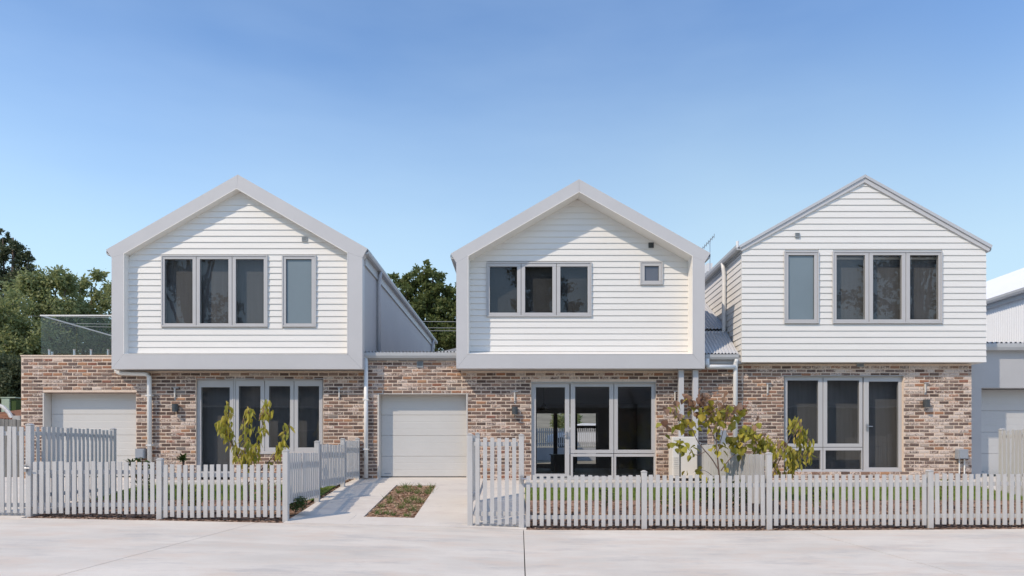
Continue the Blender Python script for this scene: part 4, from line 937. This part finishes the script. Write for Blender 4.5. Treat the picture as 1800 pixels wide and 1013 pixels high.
def young_tree(label, base, d, branches, kind, size, chooser, total):
    x0 = X(base[0], d); bz = Z(base[1], d); tr = thing('young_tree', (x0, d, bz), label, 'tree')
    rnd = random.Random(len(branches) * 7 + int(base[0])); allp = []
    for i, (pts, r0, wgt, l0, l1) in enumerate(branches):
        path = []
        dy = rnd.uniform(-0.35, 0.35) if i else 0.0
        for k, q in enumerate(pts): path.append(P(q[0], q[1], d) + Vector((0, dy * (k / max(1, len(pts) - 1)) * (1 if len(q) < 3 else q[2]), 0)))
        sp = smooth_path(path, 8); nn = len(sp)
        MB().tube(sp, [r0 * (1 - 0.75 * k / (nn - 1)) for k in range(nn)], 7).build('trunk' if i == 0 else 'branch', 'twig', tr, smooth=True)
        allp.append((sp, wgt, l0, l1))
    tw = sum(a[1] for a in allp); spots = []
    for sp, wgt, l0, l1 in allp:
        for k in range(int(total * wgt / tw)):
            q = l0 + (l1 - l0) * rnd.random(); f_ = q * (len(sp) - 1); i = min(int(f_), len(sp) - 2); p = sp[i].lerp(sp[i + 1], f_ - i)
            spread = 0.055 if kind == 'long' else 0.09
            p = p + Vector((rnd.gauss(0, spread), rnd.gauss(0, spread), rnd.gauss(0, spread * 0.7)))
            spots.append((p, q))
    rnd.shuffle(spots); rest = {}
    for k, (p, q) in enumerate(spots):
        mat = chooser(p, q, rnd); droop = rnd.uniform(1.0, 1.5) if kind == 'long' else rnd.uniform(0.5, 1.35)
        if k < 298: put_leaf(tr, p, size, kind, mat, droop)
        else:
            s_ = size * rnd.uniform(0.75, 1.2); mt = Matrix.Translation(p) @ Matrix.Rotation(rnd.uniform(0, 6.28), 4, 'Z') @ Matrix.Rotation(rnd.gauss(0, .35), 4, 'Y') @ Matrix.Rotation(-droop + rnd.gauss(0, .3), 4, 'X') @ Matrix.Scale(s_, 4)
            m = rest.setdefault(mat, MB()); src = LM[(kind, mat)]; m.add([mt @ v.co for v in src.vertices], [tuple(f.vertices) for f in src.polygons])
    for mat, m in rest.items():
        me = bpy.data.meshes.new('leaves'); me.from_pydata(m.v, [], m.f); me.update(); o = link('leaves', me, tr, mat); o['kind'] = 'stuff'
    return tr
ch1 = lambda p, q, r: 'leaf_lime' if r.random() < 0.72 else ('leaf_olive' if r.random() < 0.85 else 'leaf_bronze')
young_tree('slender young tree with drooping yellow-green leaves before the left house window', (436, 882), 12.7,
    [([(436, 882), (434, 845), (430, 815), (424, 790)], 0.028, 0.3, 0.75, 1.0),
     ([(431, 830), (415, 800), (399, 765), (392, 735), (394, 706)], 0.017, 1.9, 0.22, 1.0),
     ([(408, 785), (393, 765), (382, 750), (379, 738)], 0.008, 0.5, 0.3, 1.0),
     ([(433, 825), (428, 790), (427, 760), (430, 735), (431, 714)], 0.016, 1.5, 0.12, 1.0),
     ([(434, 825), (444, 790), (452, 760), (456, 730), (460, 702)], 0.016, 1.7, 0.1, 1.0),
     ([(455, 735), (464, 728), (472, 722), (476, 719)], 0.006, 0.15, 0.4, 1.0),
     ([(436, 850), (462, 822), (484, 795), (495, 770), (506, 744)], 0.014, 1.35, 0.3, 1.0),
     ([(433, 822), (440, 808), (447, 795), (450, 780)], 0.01, 1.0, 0.0, 1.0)], 'long', 0.16, ch1, 430)
def ch2(p, q, r):
    hi = (p.z - 1.55) / 0.75 + r.gauss(0, 0.22)
    if q > 0.9: hi += 0.3
    return 'leaf_bronze' if hi > 0.8 else ('leaf_olive' if r.random() < 0.5 else 'leaf_lime')
young_tree('small tree with bronze and yellow heart-shaped leaves in the middle front yard', (1266, 895), 12.3,
    [([(1266, 895), (1265, 850), (1263, 825), (1260, 790), (1259, 765), (1257, 735)], 0.022, 0.5, 0.45, 1.0),
     ([(1264, 828), (1250, 806), (1232, 785), (1222, 770), (1210, 745), (1196, 735), (1180, 722), (1172, 716)], 0.012, 1.0, 0.5, 1.0),
     ([(1240, 794), (1222, 800), (1205, 788), (1188, 783), (1170, 776)], 0.007, 0.9, 0.3, 1.0),
     ([(1215, 752), (1200, 747), (1182, 748), (1164, 746)], 0.006, 0.55, 0.2, 1.0),
     ([(1258, 775), (1246, 745), (1238, 730), (1228, 712), (1213, 695)], 0.009, 1.7, 0.3, 1.0),
     ([(1258, 760), (1258, 735), (1248, 710), (1236, 692)], 0.008, 1.2, 0.35, 1.0),
     ([(1259, 770), (1266, 740), (1270, 720), (1268, 704)], 0.008, 1.4, 0.2, 1.0),
     ([(1262, 795), (1275, 750), (1284, 732), (1300, 720), (1320, 712)], 0.008, 1.3, 0.45, 1.0),
     ([(1267, 828), (1282, 808), (1295, 795), (1303, 778), (1312, 755), (1324, 736)], 0.011, 1.6, 0.4, 1.0),
     ([(1292, 798), (1284, 785), (1280, 775), (1296, 774)], 0.006, 0.9, 0.2, 1.0),
     ([(1254, 838), (1238, 828), (1222, 826), (1212, 830)], 0.006, 0.35, 0.4, 1.0)], 'heart', 0.135, ch2, 285)
young_tree('weeping young tree with yellow-green leaves before the right house window', (1346, 890), 12.6,
    [([(1346, 890), (1345, 850), (1338, 810), (1328, 775), (1316, 748)], 0.024, 1.5, 0.55, 1.0),
     ([(1334, 795), (1344, 775), (1352, 785), (1362, 810), (1368, 830)], 0.01, 1.5, 0.2, 1.0),
     ([(1322, 762), (1338, 765), (1350, 785), (1358, 800)], 0.008, 1.0, 0.2, 1.0),
     ([(1346, 860), (1362, 820), (1378, 780), (1388, 752), (1392, 738)], 0.014, 0.4, 0.6, 1.0),
     ([(1390, 742), (1400, 738), (1412, 762), (1418, 785), (1412, 815)], 0.008, 2.3, 0.0, 1.0),
     ([(1400, 745), (1408, 770), (1410, 795), (1402, 822)], 0.008, 1.5, 0.15, 1.0),
     ([(1380, 780), (1394, 795), (1398, 815), (1396, 832)], 0.008, 1.6, 0.1, 1.0),
     ([(1374, 790), (1376, 775), (1380, 790), (1382, 812)], 0.006, 0.8, 0.1, 1.0)], 'long', 0.15, ch1, 470)

# ================================================================== LOW PLANTS
def shrub(name, label, px, py, d, w, h, n, leaf, mat, cat='shrub', group=None):
    x, z = X(px, d), Z(py, d); e = thing(name, (x, d, z), label, cat, group)
    p = rng.normal(0, 1, (n, 3)); p /= np.linalg.norm(p, axis=1)[:, None]; p *= (rng.random(n) ** 0.4)[:, None]
    p = p * np.array([w / 2, w / 2, h / 2]) + np.array([x, d, z + h / 2])
    a = rng.normal(0, 1, (n, 3)); a /= np.linalg.norm(a, axis=1)[:, None]; b = np.cross(a, rng.normal(0, 1, (n, 3))); b /= np.linalg.norm(b, axis=1)[:, None]
    s = (leaf * rng.uniform(0.6, 1.3, n))[:, None]
    quads('foliage', np.stack([p, p + a * s * 0.5 + b * s * 0.22, p + a * s, p + a * s * 0.5 - b * s * 0.22], 1), mat, e)
    m = MB()
    for k in range(5):
        th = random.uniform(0, 6.28); m.tube([(x, d, z - 0.03), (x + math.cos(th) * w * 0.12, d + math.sin(th) * w * 0.12, z + h * 0.3), (x + math.cos(th) * w * 0.3, d + math.sin(th) * w * 0.3, z + h * 0.7)], [0.009, 0.006, 0.003], 6)
    m.build('stem', 'twig', e); return e
def rosette(name, label, px, py, d, h, trunk, n, ln, mat, cat='plant', group=None):
    x, z = X(px, d), Z(py, d); e = thing(name, (x, d, z), label, cat, group)
    if trunk: MB().tube([(x, d, z - 0.03), (x + 0.01, d, z + h * 0.6), (x, d, z + h)], [0.028, 0.024, 0.02], 8).build('stem', 'bark', e, smooth=True)
    m = MB()
    for k in range(n):
        a = random.uniform(0, 6.28); el = random.uniform(0.1, 1.3); l_ = ln * random.uniform(0.7, 1.15); dr = Vector((math.cos(a) * math.cos(el), math.sin(a) * math.cos(el), math.sin(el))); sd = Vector((-math.sin(a), math.cos(a), 0)) * ln * 0.085
        p0 = Vector((x, d, z + h + random.uniform(-.05, .03))); p1 = p0 + dr * l_ * 0.55; p2 = p0 + dr * l_ + Vector((0, 0, -l_ * 0.22)); kk = len(m.v)
        m.v += [tuple(p0 - sd * .5), tuple(p0 + sd * .5), tuple(p1 + sd), tuple(p1 - sd), tuple(p2)]; m.f += [(kk, kk + 1, kk + 2, kk + 3), (kk + 3, kk + 2, kk + 4)]
    me = bpy.data.meshes.new('foliage'); me.from_pydata(m.v, [], m.f); me.update(); link('foliage', me, e, mat); return e
rosette('yucca', 'dark green spiky plant on a bare stem before the left house', 322, 872, 13.2, 0.72, True, 34, 0.26, 'shrub_green')
rosette('spiky_plant', 'small spiky green plant beside the left house meter box', 232, 868, 13.0, 0.58, True, 22, 0.24, 'shrub_green')
shrub('leafy_shrub', 'thin leafy shrub by the left meter box and downpipe', 248, 872, 12.7, 0.42, 0.75, 150, 0.1, 'shrub_green')
shrub('leafy_shrub', 'yellow-green low shrub behind the left street fence near its middle post', 340, 893, 12.0, 0.45, 0.42, 320, 0.07, 'shrub_lime')
shrub('leafy_shrub', 'loose dark-stemmed shrub under the slender young tree', 468, 893, 12.1, 0.6, 0.62, 240, 0.07, 'leaf_bronze')
shrub('clipped_shrub', 'round dark green shrub under the fence beside the driveway', 520, 897, 11.75, 0.42, 0.26, 900, 0.045, 'shrub_green')
shrub('leafy_shrub', 'lime-green low shrub behind the long fence, left of the bronze-leaved tree', 1180, 893, 12.2, 0.5, 0.36, 360, 0.07, 'shrub_lime')
shrub('leafy_shrub', 'tall loose green shrub at the foot of the bronze-leaved tree', 1240, 888, 12.4, 0.5, 0.55, 330, 0.08, 'shrub_green')
shrub('leafy_shrub', 'dark green bushy shrub behind the fence beside the weathered dividing fence', 1296, 892, 12.2, 0.5, 0.5, 520, 0.07, 'shrub_green')
shrub('leafy_shrub', 'small grey-leaved shrub by the first post of the long fence', 1065, 897, 12.0, 0.4, 0.5, 130, 0.07, 'shrub_green')
shrub('leafy_shrub', 'lime-green upright shrub in the right yard', 1435, 894, 12.1, 0.3, 0.46, 190, 0.08, 'shrub_lime')
shrub('leafy_shrub', 'thin pale shrub at the right end of the right yard', 1664, 888, 12.3, 0.35, 0.5, 110, 0.08, 'shrub_lime')
tuft_spots = [(-2.66, 12.0, 1.2), (-2.5, 12.05, .9), (-2.36, 11.95, .7), (-2.08, 11.9, .8), (-2.05, 12.35, 1.35), (-2.7, 12.65, .8), (-2.63, 13.0, 1.0), (-2.32, 12.55, 1.0), (-2.28, 13.0, 1.35), (-2.2, 13.3, 1.1),
              (-2.02, 13.05, 1.1), (-2.72, 13.4, .9), (-2.62, 14.0, 1.0), (-2.45, 14.15, 1.5), (-2.22, 13.95, 1.2), (-1.99, 13.95, 1.0), (-2.0, 14.25, 1.0), (-2.6, 14.6, 1.2), (-2.28, 14.68, 1.0), (-2.0, 14.6, 1.2)]
for (x, y, s) in tuft_spots:
    z = drive_z(x, y) - 0.03
    n = 34; p = np.stack([x + rng.normal(0, 0.035 * s, n), y + rng.normal(0, 0.035 * s, n), np.full(n, z)], 1)
    o = quads('grass_tuft', blades(p, 0.095 * s, 0.0065, 0.9), 'tuft_green')
    tag(o, 'small green grass tuft in the planting strip of the driveway', 'grass tuft', 'grass tufts in the driveway strip')

# ================================================================== BACKGROUND
def clump_tree(name, label, base, clumps, nleaf, leaf, mat, limbs=True, squash=1.0, group=None, droop=0.0):
    """clumps: (x,y,z,rx,rz); leaves lie in each clump's shell with gaps between clumps"""
    e = thing(name, base, label, 'tree', group); b = Vector(base); vols = [c_[3] ** 2 * c_[4] for c_ in clumps]; tv = sum(v ** 0.67 for v in vols); out = []
    for c_, v in zip(clumps, vols):
        n = int(nleaf * v ** 0.67 / tv); sub = rng.normal(0, 1, (max(5, n // 70), 3)); sub /= np.linalg.norm(sub, axis=1)[:, None]; sub *= rng.uniform(0.55, 1.0, len(sub))[:, None]
        own = sub[rng.integers(0, len(sub), n)] + rng.normal(0, 0.13, (n, 3))
        p = own * np.array([c_[3], c_[3], c_[4]]) + np.array(c_[:3])
        a = rng.normal(0, 1, (n, 3)) + own * 0.7; a[:, 2] -= droop; a /= np.linalg.norm(a, axis=1)[:, None]
        bb = np.cross(a, rng.normal(0, 1, (n, 3))); bb /= np.linalg.norm(bb, axis=1)[:, None]; s = (leaf * rng.uniform(0.6, 1.4, n))[:, None]
        out.append(np.stack([p, p + a * s * .5 + bb * s * .25, p + a * s, p + a * s * .5 - bb * s * .25], 1))
    quads('crown', np.concatenate(out), mat, e)
    m = MB(); top = max(c_[2] for c_ in clumps); cx = sum(c_[0] for c_ in clumps) / len(clumps); cy = sum(c_[1] for c_ in clumps) / len(clumps)
    r0 = 0.03 * (top - b.z); m.tube([b - Vector((0, 0, 0.3)), b.lerp(Vector((cx, cy, top)), 0.35), Vector((cx, cy, top * 0.7 + b.z * 0.3)), Vector((cx, cy, top))], [r0, r0 * 0.75, r0 * 0.4, r0 * 0.1], 9)
    for c_ in clumps:
        q = Vector(c_[:3]); st = b.lerp(Vector((cx, cy, top)), 0.25 + 0.35 * random.random()); md = st.lerp(q, 0.5) + Vector((0, 0, 0.2))
        m.tube([st, md, q], [r0 * 0.35, r0 * 0.22, r0 * 0.06], 6)
    m.build('trunk', 'bark', e, smooth=True); return e
def C_(px, py, d, rx, rz=None, dy=0.0):
    p = P(px, py, d); return (p.x, p.y + dy, p.z, rx, rz if rz else rx)
clump_tree('broadleaf_tree', 'pale green feathery tree behind the balcony, nearest the left house', (X(150, 32), 32, 2.0),
    [C_(168, 500, 32, 0.75), C_(140, 508, 32, 0.8, 0.7), C_(183, 520, 32, 0.6), C_(120, 540, 32, 0.9), C_(165, 550, 32, 1.1, .9), C_(140, 590, 32, 1.3), C_(190, 590, 32, 1.2), C_(215, 540, 32, 1.1), C_(175, 640, 33, 1.6), C_(115, 620, 33, 1.4)], 17000, 0.17, 'crown_light', droop=0.8)
clump_tree('broadleaf_tree', 'light green rounded tree behind the balcony glass corner', (X(95, 30), 30, 2.0),
    [C_(100, 492, 30, 0.75, .6), C_(78, 505, 30, 0.9), C_(118, 495, 30, 0.5), C_(55, 525, 30, 1.0), C_(95, 530, 30, 1.1), C_(65, 570, 30, 1.3), C_(110, 575, 30, 1.2), C_(80, 625, 30, 1.5)], 17000, 0.16, 'crown_light', droop=0.6)
clump_tree('broadleaf_tree', 'broad light green tree at the left edge beyond the brick wall', (X(10, 28), 28, 1.6),
    [C_(25, 555, 28, 1.1, .9), C_(-5, 560, 28, 1.1), C_(45, 590, 28, 1.0), C_(10, 600, 28, 1.3), C_(30, 640, 28, 1.2), C_(-15, 640, 28, 1.4), C_(50, 625, 28, 0.9)], 14000, 0.15, 'crown_light', droop=0.3)
clump_tree('broadleaf_tree', 'dark shaded bushy tree low at the left edge above the rusty shed', (X(10, 26), 26, 1.2),
    [C_(20, 660, 26, 0.9, 0.8), C_(-5, 665, 26, 0.9, .8), C_(38, 675, 26, 0.7, .7), C_(12, 690, 26, 0.8, .5), C_(30, 690, 26, .7, .5)], 11000, 0.13, 'crown_dark')
clump_tree('pine_tree', 'dark pine standing high at the left edge of the picture', (X(5, 46), 46, 3.0),
    [C_(5, 418, 46, 0.55, .45), C_(22, 448, 46, 1.0, .8), C_(-8, 445, 46, 1.1, .9), C_(35, 455, 46, 0.55, .4), C_(51, 452, 46, 0.42, .35), C_(45, 472, 46, 0.8, .45), C_(18, 480, 46, 1.2, .6), C_(-12, 485, 46, 1.3, .7), C_(30, 500, 46, 1.5, .7), C_(0, 510, 46, 1.6, .8), C_(68, 487, 46, 0.5, .3)], 12000, 0.2, 'crown_dark')
clump_tree('cedar_tree', 'dense green conifer between the left and middle house roofs', (X(750, 40), 40, 2.5),
    [C_(744, 474, 40, 0.5, .45), C_(752, 490, 40, 1.0, .6), C_(728, 492, 40, 0.9, .5), C_(700, 492, 40, 0.6, .4), C_(772, 510, 40, 0.9, .55), C_(735, 515, 40, 1.4, .6), C_(705, 512, 40, 1.0, .6), C_(790, 530, 40, 0.9, .6), C_(760, 540, 40, 1.5, .7), C_(800, 515, 40, 0.7, .6), C_(725, 545, 40, 1.5, .8), C_(795, 560, 40, 1.4, .7), C_(755, 575, 40, 1.6, .8), C_(785, 595, 40, 1.6, .8), C_(750, 605, 40, 1.6, .8), C_(815, 590, 40, 1.5, .9), C_(820, 540, 40, 1.2, .8)], 26000, 0.2, 'crown_mid')
hr = thing('far_house_roof', (X(790, 33), 33, 1.0), 'grey tiled hip roof behind the gap between left and middle houses', 'house')
zt_ = Z(606, 33); ze_ = Z(619, 33)
MB().add([(X(772, 33) - 0.0, 33, ze_), (X(772, 33) + 4, 33, ze_), (X(772, 33) + 4, 40, ze_), (X(772, 33), 40, ze_), (X(772, 33) + 1.8, 36.5, zt_ + 0.7), (X(772, 33) + 2.2, 36.5, zt_ + 0.7)], [(0, 1, 5, 4), (1, 2, 5), (2, 3, 4, 5), (3, 0, 4)]).build('roof', 'tile_grey', hr)
MB().box(X(772, 33) + 0.4, X(772, 33) + 3.6, 33.4, 39.6, 0.4, ze_ - 0.001).build('wall', 'side_grey', hr)
MB().box(X(772, 33) - 0.05, X(772, 33) + 4, 32.9, 33.0, ze_ - 0.14, ze_ + 0.02).build('gutter', 'pipe_white', hr)
# shed beyond the left edge
sh = thing('old_shed', (X(15, 20), 20, 0.5), 'old shed with rusty iron roof at the left edge behind the fence', 'shed')
MB().box(X(-70, 20), X(33, 20), 20, 23, 0.4, Z(741, 20)).build('wall', 'timber_old', sh)
corrugated((X(-75, 20), 19.8, Z(737, 20)), (X(38, 20), 19.8, Z(737, 20)), (X(22, 20) + 0.3, 23.2, Z(712, 20)), (X(-75, 20), 23.2, Z(706, 20)), 22, 0.025, 5).build('roof', 'rust', sh)
MB().tube([P(22, 737, 19.9), P(16, 726, 20.5), P(6, 716, 21.2), P(-8, 710, 21.8)], 0.06, 7).build('ridge_flashing', 'old_tin', sh)
MB().box(X(24, 19.7), X(37, 19.7), 19.65, 19.9, Z(739, 19.7), Z(731, 19.7)).build('flashing', 'old_tin', sh)
gb = thing('utility_cabinet', (X(9, 24), 24, 1.0), 'pale green cabinet behind the rusty shed roof', 'cabinet')
MB().box(X(2, 24), X(16.5, 24), 24, 24.6, 0.6, Z(700, 24)).build('case', 'box_green', gb, bevel=0.02); MB().box(X(2, 24) - 0.02, X(27, 24) + 0.02, 23.98, 24.62, Z(700, 24) + 0.001, Z(700, 24) + 0.04).build('lid', 'box_green', gb); MB().box(X(16.6, 24), X(26, 24), 24.05, 24.6, 0.6, Z(702, 24)).build('side_case', 'shrub_green', gb)
pf = thing('paling_fence', (X(15, 18.5), 18.5, 0.5), 'weathered grey paling fence at the left edge behind the tall gate', 'fence')
for k in range(16):
    a = X(-70, 18.5) + k * 0.115; MB().box(a, a + 0.1, 18.5 + random.uniform(-.01, .01), 18.52, 0.45, Z(737, 18.5) + random.uniform(-.03, .02)).build('paling', 'timber_old', pf)
MB().box(X(-70, 18.5), X(36, 18.5), 18.53, 18.58, 1.7, 1.78).build('rail', 'timber_old', pf)
# power lines far behind
def cable(label, xa, za, xb, zb, y, sag):
    pts = [(xa + (xb - xa) * t_, y, za + (zb - za) * t_ - sag * 4 * t_ * (1 - t_)) for t_ in np.linspace(0, 1, 25)]
    o = MB().tube(pts, 0.014, 5).build('power_line', 'cable'); tag(o, label, 'power line')
cable('upper overhead power line crossing behind the houses', -42, Z(531, 29), 20, Z(560, 29), 27.0 + 2, 0.45)
cable('middle overhead power line crossing behind the houses', -42, Z(541, 29), 20, Z(568, 29), 29.3, 0.45)
cable('lower overhead power line crossing behind the houses', -42, Z(544, 29), 20, Z(571, 29), 29.6, 0.45)
# aerial on the middle house roof
an = thing('tv_aerial', (X(1247, 19), 19, Z(470, 19)), 'thin television aerial showing above the gap beside the right house', 'aerial')
MB().tube([P(1248, 490, 19), P(1248, 423, 19)], 0.012, 7).build('mast', 'steel', an)
MB().tube([P(1237, 435, 19) + Vector((0, 0.3, 0)), P(1250, 421, 19) - Vector((0, 0.3, 0))], 0.009, 6).build('boom', 'vent_grey', an)
for k in range(8):
    c_ = (P(1237, 435, 19) + Vector((0, 0.3, 0))).lerp(P(1250, 421, 19) - Vector((0, 0.3, 0)), k / 7)
    MB().tube([c_ + Vector((-0.05, -0.18, 0)), c_ + Vector((0.05, 0.18, 0))], 0.008, 5).build('element', 'vent_grey', an)
MB().box(X(1240, 19.5), X(1249, 19.5), 19.3, 19.8, Z(480, 19.5), Z(466, 19.5)).build('mount', 'pipe_white', an)
# rear yard seen through the middle house
rw = tag(MB().box(-2.5, 9, 37.0, 37.3, 0.3, Z(787, 37)).build('retaining_wall', 'retaining'), 'pale grey retaining wall in the rear yard, seen through the glass door', 'wall')
rf = thing('picket_fence', (2, 37.1, 1.5), 'white picket fence on the rear yard wall, seen through the glass door', 'fence')
run(rf, (0.2, 37.2), (5.2, 37.2), Z(785, 37), Z(753, 37), rails=(0.15, 0.8))
post(rf, 0.15, 37.2, Z(787, 37), Z(751, 37)); post(rf, 5.25, 37.2, Z(787, 37), Z(751, 37))
car = thing('parked_car', (3.4, 40.6, 0.7), 'white car parked behind the rear picket fence, seen through the glass', 'car')
cz = 0.72; cx0 = 1.6
body = [(0, .35), (0.05, .75), (0.5, .9), (1.15, .98), (1.75, 1.45), (2.2, 1.52), (3.2, 1.5), (3.9, 1.42), (4.35, 1.0), (4.5, .8), (4.5, .35)]
zoff = Z(745, 40.5) - 1.52
MB().prism_y([(cx0 + a, b + zoff) for a, b in body], 40.0, 41.7).build('body', 'car_white', car, bevel=0.06)
MB().prism_y([(cx0 + a, b + zoff) for a, b in [(1.3, 1.0), (1.8, 1.38), (3.7, 1.38), (4.1, 1.02)]], 39.985, 39.999).build('side_window', 'car_glass', car)
for a in (0.9, 3.6): MB().tube([(cx0 + a, 39.97, zoff + .34), (cx0 + a, 40.2, zoff + .34)], 0.33, 20).build('wheel', 'rubber_black', car)
struct(MB().box(-3, 12, 37.31, 46, 0.0, zoff + 0.01).build('rear_lane', 'concrete'))
clump_tree('broadleaf_tree', 'green tree behind the rear lane, seen through the middle house glass door', (X(992, 52), 52, 2), [C_(988, 735, 52, 0.9), C_(1000, 745, 52, 1.0), C_(985, 748, 52, 0.7)], 2500, 0.2, 'crown_light')
# trees and a hedge across the street, behind the viewer: the panes mirror them
far_spots = [((-19, -34, 0.3), 14, 'tall tree across the street to the left, mirrored in the left upper windows'), ((-30, -28, 0.3), 23, 'tall tree far left across the street, mirrored in panes'),
             ((24, -34, 0.1), 14, 'tall tree across the street to the right, mirrored in the right upper windows'), ((2, -28, 0.2), 19, 'rounded tree across the street, mirrored in the middle windows'), ((36, -28, 0.1), 24, 'tree far right across the street, mirrored in panes')]
for (bx, by, bz), h, lb in far_spots:
    cl = []
    for k in range(12):
        a = random.uniform(0, 6.28); q = random.random(); rr = (0.24 - 0.12 * abs(q - 0.4)) * h; cl.append((bx + math.cos(a) * rr * random.random(), by + math.sin(a) * rr * random.random(), bz + h * (0.35 + 0.6 * q), h * random.uniform(0.09, 0.15), h * random.uniform(0.08, 0.12)))
    clump_tree('broadleaf_tree', lb, (bx, by, bz), cl, 7000, 0.4, 'crown_dark', group='trees across the street behind the viewer')
for k, (hx, hw, wm, lb) in enumerate(((31.6, 15.2, 'mortar_dark', 'brown house across the street far to the right, mirrored in panes'), (-31, 15.2, 'mortar_dark', 'brown house across the street far to the left, mirrored in panes'), (-15.3, 15.0, 'timber_old', 'grey weatherboard house across the street to the left, mirrored in panes'), (0.2, 15.2, 'mortar_dark', 'brown house across the street opposite, mirrored in panes'), (15.8, 15.2, 'timber_old', 'grey house across the street to the right, mirrored in panes'))):
    oh = thing('opposite_house', (hx, -14, 0.1), lb, 'house', 'houses across the street behind the viewer'); y1 = -14.0
    MB().box(hx - hw / 2, hx + hw / 2, y1 - 8, y1, 0.0, 4.5).build('wall', wm, oh)
    MB().prism_x([(y1 + 0.5, 4.5), (y1 - 4, 6.9), (y1 - 8.5, 4.5)], hx - hw / 2 - 0.4, hx + hw / 2 + 0.4).build('roof', 'tile_grey', oh)
    gutter(oh, (hx - hw / 2 - 0.4, y1 + 0.5, 4.42), (hx + hw / 2 + 0.4, y1 + 0.5, 4.42), side=-1, mat='pipe_white')
    for q in (-3.8, 0.0, 3.8):
        w_ = MB().box(hx + q - 0.9, hx + q + 0.9, y1 + 0.001, y1 + 0.05, 1.2, 2.9).build('window', 'window_grey', oh)
        MB().box(hx + q - 0.8, hx + q + 0.8, y1 + 0.051, y1 + 0.06, 1.3, 2.8).build('pane', 'bench_dark', w_)
    MB().box(hx - 1.9 - 0.5, hx - 1.9 + 0.5, y1 + 0.001, y1 + 0.05, 0.1, 2.4).build('door', 'bench_dark', oh)
